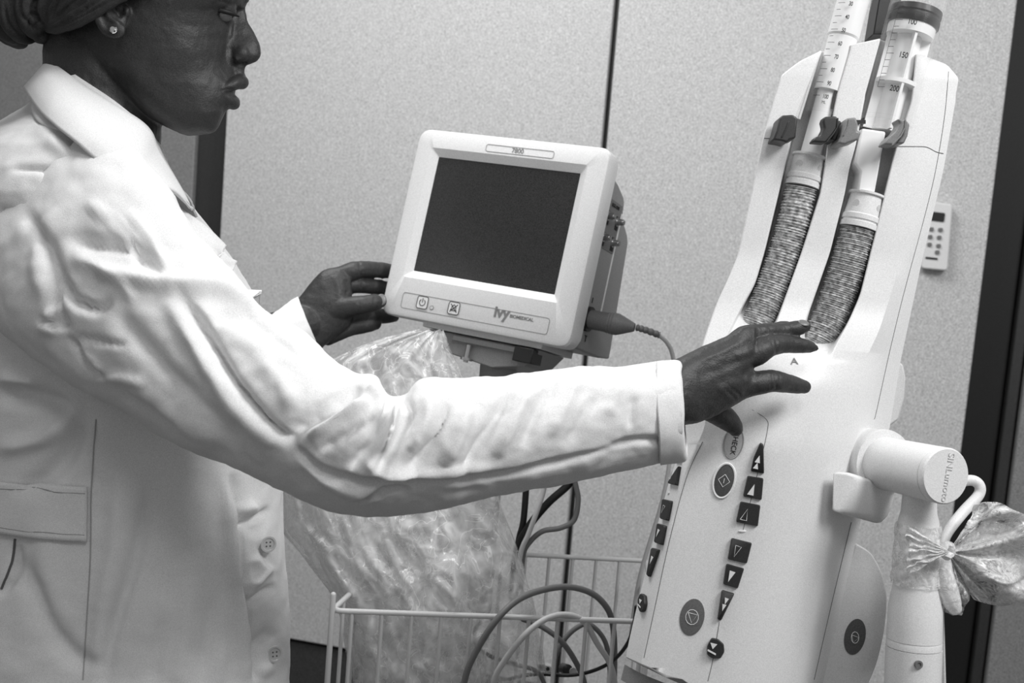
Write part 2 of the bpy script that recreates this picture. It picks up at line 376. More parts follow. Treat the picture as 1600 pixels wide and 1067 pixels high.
# monitor cable
mc = base('monitor_cable', 'cable with grey plug in the right side of the monitor', 'cable', P(918, 498, 1.40))
pa = ML(SXo + .001, -.0796, -.052); pxa = to_px(np.array([pa]))
pd = float(pxa[2][0]); ox, oy = float(pxa[0][0]), float(pxa[1][0])
plug_dir = [(ox, oy, pd), (972, 508, pd - .012), (996, 513, pd - .014), (1028, 522, pd - .01)]
A = P(*plug_dir[0]); B = P(*plug_dir[1]); L = (B - A).length
obj('plug', MB().lathe(A, B, [(0, .0118), (L * .55, .0122), (L * .6, .0132), (L * .64, .0126), (L * .68, .0136), (L * .72, .013), (L * .76, .014), (L * .8, .0134), (L * .86, .0136), (L * 1.0, .0115), (L * 1.3, .0062), (L * 1.36, .005)]).mesh(), M_mid, mc)
q = pxpath([(994, 511.5, pd - .014), (1010, 516, pd - .013), (1030, 523.5, pd - .01)], 8)
rr = [.0044 if i % 3 else .0034 for i in range(len(q))]
obj('strain_relief', MB().tube(q, rr, 12).mesh(), M_mid, mc)
obj('cord', MB().tube(pxpath([(1026, 521.5, pd - .01), (1042, 535, pd), (1052, 560, pd + .01), (1056, 620, pd + .02), (1040, 760, pd + .03), (1000, 900, pd + .05), (985, 1000, pd + .07)]), .0027, 10).mesh(), M_cablel, mc)

# ================================================================ monitor stand with basket carrier pole
st = base('monitor_stand', 'grey metal stand with tilting mount and pole under the monitor', 'stand', V((P(775, 600, 1.43).x, P(775, 600, 1.43).y, 0)))
def mount_pt(px, py, yo=-hh - .002):                      # spot on the plane under the monitor
    r = P(px, py, 1) - CL; t = (ML(0, yo, 0) - CL).dot(MY) / r.dot(MY); return CL + r * t
b = MB().box(ML(-.075, -hh - .006, -.012), MX * .17, -MZ * .10, MY * .009)
obj('mounting_plate', b.mesh(), M_cream, st, bevel=.001)
b = MB().prism([ML(-.07, -hh - .007, -.02), ML(-.04, -hh - .032, -.02), ML(.03, -hh - .040, -.02), ML(.075, -hh - .030, -.02), ML(.092, -hh - .007, -.02)], -MZ * .075)
obj('tilt_bracket', b.mesh(), M_grey, st, bevel=.0015)
obj('slide_rail', MB().box(ML(-.03, -hh - .016, -.014), MX * .09, -MZ * .03, MY * .007).mesh(), M_grey, st, bevel=.001)
obj('latch', MB().box(ML(.062, -hh - .026, -.006), MX * .026, -MZ * .03, MY * .018).mesh(), M_blk, st, bevel=.001)
pb = ML(-.004, -hh - .030, -.014); dz = -MY
obj('bolt', MB().lathe(pb + MY * .012, pb - MY * .03, [(0, .0035), (.016, .0035), (.016, .0075), (.0195, .0075), (.0195, .003), (.022, .003)]).mesh(), M_metal, st)
top = ML(.02, -hh - .036, -.06)
obj('swivel_collar', MB().lathe(top + Z * .01, top - Z * .1, [(0, .024), (.03, .024), (.034, .020), (.06, .020)]).mesh(), M_grey, st)
obj('pole', MB().lathe(V(top), V((top.x, top.y, 0)), [(0, .016), (top.z - .06, .016)]).mesh(), M_cream, st)
for a in range(5):
    an = a * 2 * math.pi / 5 + .4; c = V((top.x, top.y, .08)); e_ = c + V((math.cos(an) * .26, math.sin(an) * .26, -.035))
    lg = obj('leg', MB().tube([c, e_], [.016, .011], 10).mesh(), M_cream, st)
    obj('caster', MB().cyl(e_ + V((0, 0, -.012)) - V((math.sin(an), -math.cos(an), 0)) * .01, e_ + V((0, 0, -.012)) + V((math.sin(an), -math.cos(an), 0)) * .01, .032, n=20).mesh(), M_blk, lg)
# ================================================================ contrast injector
D0 = 1.085
def PI(x, y, n=0): return P(x, y, D0 - n)
inj_foot = P(1200, 1060, D0)
inj = base('contrast_injector', 'tilted white double-channel syringe injector with dark keys and two syringes', 'injector', PI(1250, 1060, 0))
cols = [  # [(y, x)...], [(y, n)...]
 ([(79,1286),(95,1252),(117,1224),(216,1195),(300,1178),(404,1155),(440,1140),(479,1121),(539,1100),(600,1086),(704,1068),(756,1050),(850,1024),(900,1012),(942,1001),(1022,984),(1150,975)], [(60,-.075),(1150,-.06)]),
 ([(79,1283.6),(95,1250),(117,1221),(216,1192),(300,1175),(404,1152),(440,1137),(479,1119),(539,1098),(600,1083),(704,1064),(756,1046),(850,1021),(900,1009),(942,998),(1022,980),(1067,974),(1150,965)], [(60,0),(400,0),(480,.006),(600,.02),(1150,.02)]),
 ([(80,1284.5),(180,1243),(225,1234),(300,1217),(395,1194),(446,1179),(480,1160),(518,1141),(560,1118),(676,1100),(732,1074),(840,1046),(952,1022),(1052,1000),(1150,980)], [(60,.003),(400,.003),(480,.010),(560,.030),(600,.042),(1150,.045)]),
 ([(80,1286),(180,1246),(225,1237),(300,1220),(395,1197),(446,1182),(480,1163),(518,1144),(560,1125),(700,1112),(840,1060),(952,1036),(1067,1014),(1150,996)], [(60,-.046),(440,-.046),(490,-.020),(530,.018),(560,.032),(600,.045),(1150,.048)]),
 ([(80,1326),(153,1304),(225,1291),(299,1280),(395,1250),(500,1212),(540,1195),(600,1160),(700,1135),(1067,1040),(1150,1020)], [(60,-.046),(440,-.046),(490,-.020),(530,.018),(560,.033),(600,.048),(1150,.052)]),
 ([(70,1329),(82,1327),(153,1306),(225,1293),(299,1282),(395,1252),(500,1215),(540,1200),(600,1180),(676,1155),(1067,1066),(1150,1046)], [(60,.004),(400,.004),(480,.012),(560,.034),(600,.050),(1150,.056)]),
 ([(60,1376),(149,1351),(186,1344),(225,1337),(260,1327),(299,1320),(395,1296),(497,1260),(545,1247),(600,1222),(664,1200),(735,1183),(972,1126),(1067,1104),(1150,1085)], [(60,.004),(400,.004),(480,.012),(560,.034),(600,.050),(700,.059),(1150,.063)]),
 ([(60,1377),(149,1353),(186,1346),(225,1339),(260,1329),(299,1322),(395,1298),(497,1262),(545,1255),(600,1236),(700,1208),(1067,1126),(1150,1107)], [(60,-.046),(470,-.046),(510,-.020),(545,.010),(552,.034),(600,.050),(700,.060),(1150,.065)]),
 ([(84,1429),(150,1423),(236,1395),(308,1378),(359,1366),(395,1357),(458,1342),(500,1324),(545,1296),(600,1262),(700,1230),(1067,1152),(1150,1133)], [(60,-.046),(470,-.046),(510,-.020),(545,.010),(552,.034),(600,.048),(700,.060),(1150,.0645)]),
 ([(84,1431),(150,1425),(236,1397),(308,1380),(359,1368),(395,1359),(458,1344),(500,1326),(545,1302),(600,1285),(700,1262),(1067,1184),(1150,1166)], [(60,.004),(400,.004),(480,.012),(560,.034),(600,.046),(700,.056),(1150,.060)]),
 ([(84,1440),(260,1429),(359,1419),(446,1395),(512,1374),(560,1352),(660,1337),(806,1302),(1067,1243),(1150,1225)], [(60,.004),(400,.004),(480,.009),(560,.022),(600,.028),(700,.032),(1150,.034)]),
 ([(86,1446),(122,1466),(260,1455),(359,1434),(446,1410),(539,1386),(657,1362),(806,1326),(1067,1267),(1150,1249)], [(60,.000),(400,-.002),(480,-.001),(560,-.001),(700,-.002),(1150,-.004)]),
 ([(84,1434),(100,1479),(122,1498),(260,1474),(400,1441),(560,1407),(666,1390),(814,1344),(1067,1287),(1150,1268)], [(60,-.012),(400,-.014),(560,-.018),(1150,-.022)]),
 ([(84,1432),(100,1476),(122,1494),(260,1470),(400,1437),(560,1402),(666,1385),(814,1341),(1067,1284),(1150,1265)], [(60,-.075),(1150,-.06)]),
]
ys = list(np.arange(60, 200, 4)) + list(np.arange(200, 440, 10)) + list(np.arange(440, 640, 5)) + list(np.arange(640, 1151, 10))
tops = [80, 79, 80, 80, 74, 70, 60, 62, 84, 84, 84, 86, 84, 84]
bots = [1038, 1036, 1046, 1052, 1063, 1068, 1090, 1095, 1105, 1115, 1130, 1135, 1140, 1140]
rows = []
def smooth_fn(pts, y, r):
    xs = [p[0] for p in pts]; vs = [p[1] for p in pts]
    return float(np.mean([np.interp(y + k, xs, vs) for k in np.linspace(-r, r, 5)]))
for y in ys:
    row = []
    for ci, (cx_, cn) in enumerate(cols):
        yc = min(max(y, tops[ci]), bots[ci])
        x = smooth_fn(cx_, yc, 3 if yc < 150 else 10)
        n = smooth_fn(cn, yc, 12)
        row.append(PI(x, yc + (x - 1250) * .03 * (1 if yc > 150 else 0), n))
    rows.append(row)
hm = MB().loft(rows, closed=True, caps=True).mesh()
import bmesh
bm = bmesh.new(); bm.from_mesh(hm); bmesh.ops.remove_doubles(bm, verts=bm.verts, dist=1e-5); bmesh.ops.recalc_face_normals(bm, faces=bm.faces); bm.to_mesh(hm); bm.free()
hous = obj('housing', hm, M_white, inj, ang=32, bevel=.0012, bang=50)
HB = bvh_of(hous)
def on(x, y, lift=0.0):
    p, n = hit(HB, x, y); return p + n * lift, n
def seam(name, pts, r, m, lift=.0, parent=None):
    return obj(name, MB().tube([on(*p, lift)[0] for p in [tuple(q) for q in cr(pts, 6)]], r, 6).mesh(), m, parent or inj)
seam('housing_seam', [(1194, 216), (1215, 217), (1232, 218)], .0004, M_line)
seam('housing_seam', [(1402, 229), (1430, 229), (1448, 230), (1462, 237), (1474, 240)], .0004, M_line)
seam('housing_seam', [(1482, 112), (1476, 180), (1463, 260), (1447, 329), (1413, 455), (1391, 545), (1370, 640), (1366, 655)], .0004, M_line)
seam('housing_seam', [(1330, 816), (1300, 940), (1272, 1062)], .0004, M_line)
seam('strip_seam', [(1175, 640), (1197, 655), (1199, 672), (1186, 730), (1160, 832)], .0003, M_line)
seam('strip_seam', [(1124, 972), (1114, 1030), (1106, 1064)], .0003, M_line)
seam('strip_seam', [(1098, 690), (1073, 745), (1046, 845), (1022, 955), (1001, 1052)], .0003, M_line)
seam('channel_edge_line', [(1178, 392), (1168, 460), (1150, 500)], .0002, M_line) if False else None
# keys
def key(pts, th=.0035, m=None, r=.0015, inv=False, name='key'):
    q = [on(x, y, 0.0) for x, y in pts]; n = V((0, 0, 0))
    for a, b_ in q: n += b_
    n.normalize()
    ring = rrect([a for a, _ in q], r); 
    b_ = MB().loft([[p - n * .002 for p in ring], [p + n * th * .7 for p in ring], [p + n * th + (sum(ring, V((0, 0, 0))) / len(ring) - p) * .07 for p in ring]])
    return obj(name, b_.mesh(), m or M_key, inj, ang=50), n
def mark(parent, kind, c, n, s, up, m=None):
    up = (up - n * up.dot(n)).normalized(); rt = up.cross(n).normalized(); m = m or M_inkw
    p = c + n * .0037
    T = lambda a, b_: p + rt * a * s + up * b_ * s
    b_ = MB()
    if kind in 'ux': b_.tube([T(-.55, -1), T(.55, -1), T(.35, 1), T(-.55, -1)], .00028, 5)
    elif kind == 'U': b_.prism([T(-.55, -1), T(.55, -1), T(.35, 1)], n * .0003)
    elif kind == 'd': b_.tube([T(-.35, 1), T(.65, .9), T(-.25, -1), T(-.35, 1)], .00028, 5)
    elif kind == 'D': b_.prism([T(-.35, 1), T(.65, .9), T(-.25, -1)], n * .0003)
    elif kind == 'UU': b_.prism([T(-.5, -.1), T(.4, -.1), T(.1, 1.2)], n * .0003).prism([T(-.6, -1.2), T(.3, -1.2), T(0, -.1)], n * .0003)
    elif kind == 'DD': b_.prism([T(0, 1.2), T(.7, 1.1), T(.2, 0)], n * .0003).prism([T(-.2, 0), T(.5, 0), T(0, -1.2)], n * .0003)
    elif kind == 'C': b_.prism([T(-.6, .9), T(.6, .9), T(0, -.1)], n * .0003).prism([T(-.8, -.3), T(.7, -.7), T(.7, -1), T(-.8, -.6)], n * .0003)
    return obj('arrow_mark', b_.mesh(), m, parent)
UPI = (PI(1290, 400) - PI(1170, 1000)).normalized()
K = [
 ([(1188,691),(1193,694),(1194,740),(1173,736),(1178,714)], 'UU', (1184, 722)),
 ([(1168,743),(1193,747),(1190,781),(1161,775)], 'U', (1174, 764)),
 ([(1157,783),(1188,789),(1184,822),(1150,815)], 'u', (1163, 803)),
 ([(1143,840),(1175,848),(1167,880),(1137,873)], 'd', (1151, 861)),
 ([(1135,880),(1163,888),(1153,919),(1130,912)], 'D', (1142, 900)),
 ([(1128,921),(1148,927),(1127,969),(1121,967)], 'DD', (1131, 943)),
 ([(1112,996),(1122,998),(1131,1006),(1132,1018),(1126,1028),(1113,1028),(1105,1022),(1105,1008)], 'C', (1114, 1012)),
 ([(1062,712),(1068,703),(1067,721),(1058,720)], '', None),
 ([(1049,726),(1065,729),(1060,759),(1047,756)], 'u', (1053, 743)),
 ([(1039,780),(1052,783),(1046,814),(1035,811)], 'd', (1041, 797)),
 ([(1031,818),(1043,822),(1037,852),(1026,848)], 'D', (1033, 834)),
 ([(1022,856),(1032,859),(1017,902),(1014,899)], 'D', (1023, 876)),
 ([(1005,927),(1011,931),(1012,944),(1009,955),(1004,957),(1001,948),(1001,936)], 'C', (1005, 943)),
]
for pts, kd, c in K:
    o, n = key(pts)
    if kd: cp, _ = on(*c); mark(o, kd, cp, n, .0052 if c[0] > 1100 else .0038, UPI)
def oval(name, cx, cy, ax, ay, tilt, th, m, ring=None):
    pts = []
    for i in range(32):
        a = 2 * math.pi * i / 32; u, v_ = ax * math.cos(a), ay * math.sin(a)
        pts.append((cx + u * math.cos(tilt) - v_ * math.sin(tilt), cy + u * math.sin(tilt) + v_ * math.cos(tilt)))
    q = [on(*p) for p in pts]; n = sum((b_ for _, b_ in q), V((0, 0, 0))).normalized(); P0 = [a for a, _ in q]
    c = sum(P0, V((0, 0, 0))) / 32
    o = obj(name, MB().loft([[p - n * .002 for p in P0], [p + n * th * .8 for p in P0], [p + n * th + (c - p) * .08 for p in P0]]).mesh(), m, inj, ang=50)
    if ring: obj('button_ring', MB().tube([p + (p - c) * .09 + n * .0006 for p in P0 + P0[:2]], ring[0], 6).mesh(), ring[1], o)
    return o, c, n
M_key2 = mat('grey_membrane_button', .075, .5, speck=.25, speck_scale=900)
M_key3 = mat('mid_grey_membrane_button', .13, .5, speck=.2, speck_scale=900)
o, c, n = oval('start_button', 1131.5, 751, 15, 25, .25, .0012, M_key2, (.0011, M_white))
up = (UPI - n * UPI.dot(n)).normalized(); rt = up.cross(n)
obj('start_symbol', MB().tube([c + n * .0014 + (rt * a + up * b_) * .0058 for a, b_ in ((0, 1), (.9, 0), (0, -1), (-.9, 0), (0, 1))], .0003, 5).tube([c + n * .0014 + up * .0022, c + n * .0014 - up * .0022], .0003, 5).mesh(), M_inkw, o)
o, c, n = oval('stop_button', 1081.5, 964, 19, 29, .2, .0008, M_key3)
obj('stop_symbol', MB().tube([c + n * .001 + (rt * a + up * b_) * .0052 for a, b_ in ((-.8, .6), (.8, .6), (.1, -1), (-.8, .6))], .0003, 5).tube([c + n * .001 + (rt * math.cos(i * .5236) * .85 + up * math.sin(i * .5236)) * .0068 for i in range(14)], .0003, 5).mesh(), M_inkw, o)
M_keyl = mat('light_membrane_button', .42, .5, speck=.1)
o, c, n = oval('check_button', 1146, 692, 14, 23, .2, .0006, M_keyl, (.0004, M_grey))
text_at('check_label', 'CHECK', .0066, M_ink, c + n * .0008 + rt * .001, -up, rt, o, thick=.0001)
for x, y in ((1160, 830), (1045, 771)):
    p, n = on(x, y); obj('indicator_lamp', MB().ell(p, (RIGHT - n * RIGHT.dot(n)) * .0036, up * .0014, n * .001, 12, 6).mesh(), M_white, inj)
p, n = on(1241, 565, .0003); rtx = (RIGHT - n * RIGHT.dot(n)).normalized(); upx = n.cross(rtx)
text_at('channel_letter', 'A', .0105, M_inkg, p, (rtx * .98 - upx * .12).normalized(), (upx * .98 + rtx * .12).normalized(), inj, thick=.0003)
# lower front skirt
a = [PI(976, 1038, .01), PI(1003, 1052, .035), PI(1032, 1065, .036), PI(1106, 1100, .05)]
sk = MB(); rings = []
for p in cr([(976, 1038, .012), (1002, 1052, .036), (1036, 1066, .040), (1106, 1092, .052)], 6):
    rings.append([PI(p[0], p[1], p[2] - .004), PI(p[0] - 6, p[1] + 24, p[2] - .008), PI(p[0] - 6, p[1] + 24, p[2] - .05), PI(p[0], p[1], p[2] - .05)])
obj('lower_skirt', sk.loft(rings).mesh(), M_grey, inj)
# --- rams, bellows
def frame(a, b): t = (b - a).normalized(); return t
def ram(cx0, cy0, cx1, cy1, r, nd):
    """white cylindrical carriage from flange (0) to lower ring (1)"""
    a, b_ = PI(cx0, cy0, nd), PI(cx1, cy1, nd); L = (b_ - a).length
    o = obj('syringe_ram', MB().lathe(a, b_, [(0, 0), (0, r * 1.02), (.002, r * 1.02), (.0028, r * .9), (L * .62, r * .98), (L * .66, r * 1.04), (L * .78, r * 1.04), (L * .8, r * .98), (L * .84, r * .98), (L * .86, r * 1.04), (L, r * 1.04), (L, 0)]).mesh(), M_white, inj, ang=30)
    t = (b_ - a).normalized(); side = t.cross(VIEW).normalized()
    for sgn in (-1, 1):
        q = a + t * L * .38 + side * sgn * r * .68 + VIEW * r * .72
        nn = (side * sgn * .68 + VIEW * .72).normalized()
        obj('ram_screw', MB().cyl(q - nn * .003, q - nn * .0006, .0034, n=20).mesh(), M_cream, o)
    return b_
ND = -.008
M_bel = mat('silvery_ribbed_bellows', .62, .3, metal=.2, speck=.6, speck_scale=260, bump=.6, bscale=240)
def bellows(path, n_r, mname='bellows'):
    q = pxpath([(x, y, D0 - nn) for x, y, nn, _ in path], 40); rs = [c[3] for c in cr(path, 40)]
    m = len(q); rr = []
    for i in range(m):
        ph = (i * n_r / m) % 1.0
        rr.append(rs[i] * (1.0 if ph < .5 else .88))
    return obj(mname, MB().tube(q, rr, 36).mesh(), M_bel, inj, ang=50)
r1 = 26 / F * D0; 
ram(1265, 243, 1253, 292, r1, ND)
bellows([(1252, 294, ND - .001, r1 * .98), (1239, 350, ND - .003, r1), (1224, 400, ND - .005, r1), (1206, 450, ND - .007, r1), (1188, 495, ND - .006, r1), (1172, 530, ND - .006, r1)], 62)
r2 = 28 / F * D0
ram(1355, 303, 1341, 357, r2, ND)
bellows([(1340.5, 359, ND - .001, r2 * .98), (1329, 400, ND - .002, r2), (1313, 450, ND - .005, r2), (1294, 500, ND - .006, r2), (1272, 545, ND - .004, r2)], 62)
# --- retaining clips
def clip(name, pts, org, m, th, nd, hi=None):
    q = [PI(org[0] + x / 5.926, org[1] + y / 5.926, nd) for x, y in pts]
    o = obj(name, MB().prism(q, -VIEW * th).mesh(), m, inj, bevel=.0018, seg=3)
    if hi:
        obj('clip_ridge', MB().tube([PI(org[0] + x / 5.926, org[1] + y / 5.926, nd + .0004) for x, y in hi], .0007, 8, True).mesh(), m, o)
    return o
M_clip = mat('dark_grey_clip_plastic', .028, .45, speck=.25, speck_scale=900)
M_clip2 = mat('mid_grey_clip_plastic', .2, .45, speck=.15, speck_scale=900)
og = (1180, 160)
clip('syringe_clip', [(165,345),(200,260),(225,150),(250,118),(350,112),(395,140),(385,235),(375,330),(320,345),(300,372),(240,355)], og, M_clip, .026, .032, [(312,180),(290,240),(250,320)])
clip('syringe_clip', [(640,130),(755,125),(775,160),(760,240),(710,310),(655,375),(525,365),(562,315),(600,312),(640,235),(626,175)], og, M_clip, .014, .034, [(765,150),(760,230),(725,290),(665,365)])
clip('syringe_clip', [(775,160),(800,175),(790,270),(745,355),(695,345),(720,300)], og, M_clip, .024, .026)
clip('syringe_clip', [(820,200),(845,145),(935,135),(955,200),(950,265),(985,275),(955,345),(870,370),(830,390),(765,375),(800,310)], og, M_clip2, .03, .040, [(870,160),(860,220),(820,305)])
clip('syringe_clip', [(1318,150),(1395,155),(1400,200),(1370,290),(1290,395),(1192,385),(1228,330),(1300,270),(1345,195)], og, M_clip2, .02, .043, [(1392,165),(1388,230),(1350,310),(1270,392)])
clip('syringe_clip', [(1400,160),(1435,200),(1415,310),(1380,382),(1310,378),(1370,300)], og, M_clip2, .03, .032)
# --- syringes
def glassy(name, tint=.92, milk=.22):
    m = bpy.data.materials.new(name); m.use_nodes = True; nt = m.node_tree; nt.nodes.clear()
    out = nt.nodes.new('ShaderNodeOutputMaterial'); mx = nt.nodes.new('ShaderNodeMixShader')
    t = nt.nodes.new('ShaderNodeBsdfTransparent'); t.inputs[0].default_value = (tint, tint, tint, 1)
    b = nt.nodes.new('ShaderNodeBsdfPrincipled'); b.inputs['Base Color'].default_value = (.9, .9, .9, 1); b.inputs['Roughness'].default_value = .06
    f = nt.nodes.new('ShaderNodeLayerWeight'); f.inputs[0].default_value = .10
    r = nt.nodes.new('ShaderNodeMapRange'); r.inputs['To Min'].default_value = milk; r.inputs['To Max'].default_value = .5
    nt.links.new(f.outputs['Facing'], r.inputs['Value']); nt.links.new(r.outputs[0], mx.inputs[0])
    nt.links.new(t.outputs[0], mx.inputs[1]); nt.links.new(b.outputs[0], mx.inputs[2]); nt.links.new(mx.outputs[0], out.inputs['Surface']); return m
M_bar = glassy('clear_syringe_plastic', .99, .012)
M_rod = mat('white_plunger_plastic', .88, .4, spec=.4)
def syringe(name, label, a_px, b_px, r, nd, marks, rod_end, rod_r, seal_t=None, lsize=.0052, rod_top=0.0, tick_side=-.62):
    a, b_ = PI(*a_px, nd), PI(*b_px, nd); t = (b_ - a).normalized(); L = (b_ - a).length
    root = base(name, label, 'syringe', b_, 'syringes in the injector')
    obj('barrel', MB().lathe(a, b_, [(-.012, r * .25), (-.01, r * .9), (0, r), (L - .004, r), (L - .004, r * 1.03), (L, r * 1.03), (L, r * .94), (.0, r * .94), (-.008, r * .8)]).mesh(), M_bar, root, ang=30)
    side = VIEW.cross(t).normalized()
    if side.dot(RIGHT) < 0: side = -side
    fr = VIEW - t * VIEW.dot(t); fr.normalize()
    def S(l, ang, lift=.0004):                       # on barrel surface
        return a + t * l + (side * math.sin(ang) + fr * math.cos(ang)) * (r + lift)
    ang0 = tick_side
    return root, a, b_, t, L, side, fr, S
def scale_marks(root, S, t, side, fr, ticks, nums, ang0, w_, size, line=True, sx=.8):
    b_ = MB()
    for l, k in ticks:
        b_.tube([S(l, ang0 + w_ * k * j / 3) for j in range(4)], .00022, 4)
    if line: b_.tube([S(ticks[0][0] + (ticks[-1][0] - ticks[0][0]) * j / 12, ang0) for j in range(13)], .0002, 4)
    obj('scale_ticks', b_.mesh(), M_ink, root)
    for l, s_, a_ in nums:
        nn = (side * math.sin(a_) + fr * math.cos(a_)).normalized()
        ux = t.cross(nn); ux = ux if ux.dot(RIGHT) > 0 else -ux
        text_at('scale_number', s_, size, M_ink, S(l, a_, .0006), ux, nn.cross(ux), root, thick=.0001, bold=.00012, sx=sx)
def ly(a, b_, y):                                    # length along the axis where it is seen at height y
    lo, hi_ = -.2, .4; t = (b_ - a).normalized()
    for _ in range(40):
        m_ = (lo + hi_) / 2; q = a + t * m_
        if float(to_px(np.array([q]))[1][0]) < y: lo = m_
        else: hi_ = m_
    return lo
rA = 29 / F * (D0 - .01)
root, a, b_, t, L, side, fr, S = syringe('syringe', 'narrower left syringe marked 30 to 100 in dark clips', (1358, -90), (1284, 181), rA, -.010, None, None, None)
tk = []; nm = []
for i in range(1, 9):
    y = 15.5 + (i - 1) * 20.4
    for dy, k in ((0, .9), (-10, .55)):
        tk.append((ly(a, b_, y + dy), k))
    nm.append((ly(a, b_, y + 1), str(20 + 10 * i), -.28))
tk.sort()
scale_marks(root, S, t, side, fr, tk, nm, -1.0, .45, .0058, line=False, sx=.62)
nn = (side * math.sin(-.3) + fr * math.cos(-.3)).normalized(); ux = t.cross(nn); ux = ux if ux.dot(RIGHT) > 0 else -ux
text_at('scale_unit', 'ML', .004, M_ink, S(ly(a, b_, 168), -.3, .0006), ux, nn.cross(ux), root, thick=.0001, sx=.8)
pe = PI(1266, 243, -.010)
obj('plunger_rod', MB().lathe(PI(1350, -60, -.010), pe, [(0, 0), (0, rA * .86), (.075, rA * .86), (.077, rA * .78), (.13, rA * .78), (.1302, rA * .56), ((pe - PI(1350, -60, -.010)).length, rA * .56)]).mesh(), M_rod, root, ang=30)
s0 = PI(1353, -75, -.010)
obj('plunger_seal', MB().lathe(s0, s0 + t * .014, [(0, 0), (0, rA * .7), (.003, rA * .93), (.006, rA * .93), (.007, rA * .88), (.008, rA * .93), (.014, rA * .93), (.014, 0)]).mesh(), M_blk, root)
rB = 43.5 / F * (D0 - .012)
root, a, b_, t, L, side, fr, S = syringe('syringe', 'wider right syringe with black plunger seal, marked 100 to 200', (1466, -110), (1384, 196), rB, -.012, None, None, None)
tk = []; nm = []
for i in range(-2, 11):
    y = 47 + i * 10.3; tk.append((ly(a, b_, y), 1.0 if i % 5 == 0 else .75))
for y, s_ in ((47, '100'), (98, '150'), (149, '200')): nm.append((ly(a, b_, y + 2), s_, -.30))
tk = [(l, k) for l, k in tk]; tk.sort()
scale_marks(root, S, t, side, fr, tk, nm, -.93, .28, .0078, line=True, sx=.72)
sy = ly(a, b_, 17); sp = a + t * sy
obj('plunger_seal', MB().lathe(sp, sp + t * .0165, [(-.004, 0), (-.002, rB * .5), (0, rB * .93), (.0055, rB * .94), (.0065, rB * .88), (.0085, rB * .88), (.0095, rB * .94), (.0150, rB * .94), (.0165, rB * .9), (.0165, 0)]).mesh(), M_blk, root, ang=40)
e0 = sp + t * .0165
def lyr(y): return ly(a, b_, y) - sy - .0165
prof = [(0, 0), (0, rB * .86), (lyr(58), rB * .84), (lyr(58), rB * .76)]
obj('plunger_head', MB().lathe(e0, e0 + t, prof + [(lyr(60), 0)]).mesh(), M_rod, root, ang=30)
h_ = MB(); l1 = lyr(206)
h_.lathe(e0, e0 + t, [(lyr(59), 0), (lyr(59), rB * .46), (l1, rB * .46), (l1, 0)])
h_.box(e0 + t * lyr(57) - side * rB * .80 - fr * .0012, side * rB * 1.6, t * (l1 - lyr(57)), fr * .0024)
h_.box(e0 + t * lyr(57) - side * .0012 - fr * rB * .78, side * .0024, t * (l1 - lyr(57)), fr * rB * 1.56)
obj('plunger_rod', h_.mesh(), M_rod, root)
r_ = MB(); c0 = e0 + t * lyr(130)
obj('rod_collar', MB().lathe(c0, c0 + t, [(0, 0), (0, rB * .80), (.004, rB * .80), (.004, 0)]).mesh(), M_rod, root)
foot = [(1347,200),(1335,254.5),(1344,268),(1339.5,299),(1367,302),(1372,275),(1378,240),(1385,205.5)]
obj('plunger_foot', MB().prism([PI(x, y, .006) for x, y in foot], -VIEW * .022).mesh(), M_rod, root, bevel=.002)
# small scratches of the flange: locking teeth
b_ = MB()
for i in range(7):
    x = 1338 + i * 7.2; b_.ell(PI(x, 196 + (i % 2) * 1.2, .016), RIGHT * .0018, UP * .0011, VIEW * .001, 8, 6)
obj('flange_teeth', b_.mesh(), M_bar, root)
obj('flange_gap', MB().box(PI(1332, 188, .004), RIGHT * .012, -UP * .0035, VIEW * .002).mesh(), M_blk, inj)
# channel rails of clear plastic beside the left syringe
for x0, y0, x1, y1 in ((1280, 84, 1248, 186), (1272, 95, 1243, 186)):
    obj('guide_rail', MB().tube([PI(x0, y0, -.006), PI(x1, y1, -.006)], .0016, 8).mesh(), M_cream, inj)
obj('guide_rail', MB().tube([PI(1326, 80, .0), PI(1319, 88, .0), PI(1303, 152, .0), PI(1300, 170, .0)], .0012, 8).mesh(), M_blk, inj)
obj('rear_post', MB().prism([PI(x, y, -.085) for x, y in ((1350, 66), (1388, 66), (1394, 0), (1404, -70), (1372, -70), (1361, 0))], VIEW * .03).mesh(), M_blk, inj, bevel=.001)
# side wheel with its stop button
def disc_pts(poly, nd): return [PI(x, y, nd) for x, y in poly]
dp = [(1338,850),(1350,856),(1364,868),(1378,895),(1385,925),(1386,945),(1382,985),(1372,1030),(1360,1062),(1340,1098),(1300,1130),(1270,1110),(1275,1050),(1310,930)]
side_disc = obj('side_disc', MB().prism(disc_pts([tuple(p) for p in cr(dp + dp[:1], 4)[:-1]], -.020), -VIEW * .03).mesh(), M_cream, inj, bevel=.002)
pts = [(1336 + 16.5 * math.cos(i * math.pi / 16) - 4 * math.sin(i * math.pi / 16), 995 + 28 * math.sin(i * math.pi / 16) ) for i in range(32)]
sb_ = obj('stop_button', MB().prism([PI(x, y, -.0192) for x, y in pts], -VIEW * .0012).mesh(), M_key2, inj)
obj('stop_symbol', MB().tube([PI(1336 + 6 * math.cos(i * .5236), 996 + 9 * math.sin(i * .5236), -.0188) for i in range(14)], .0003, 5).tube([PI(x, y, -.0188) for x, y in ((1331, 992), (1342, 996), (1333, 1004), (1331, 992))], .0003, 5).mesh(), M_inkw, sb_)
obj('side_wheel', MB().prism([PI(x, y, -.035) for x, y in ((1398, 560), (1412, 570), (1416, 590), (1414, 620), (1405, 655), (1385, 670), (1370, 620))], -VIEW * .02).mesh(), M_cream, inj, bevel=.002)
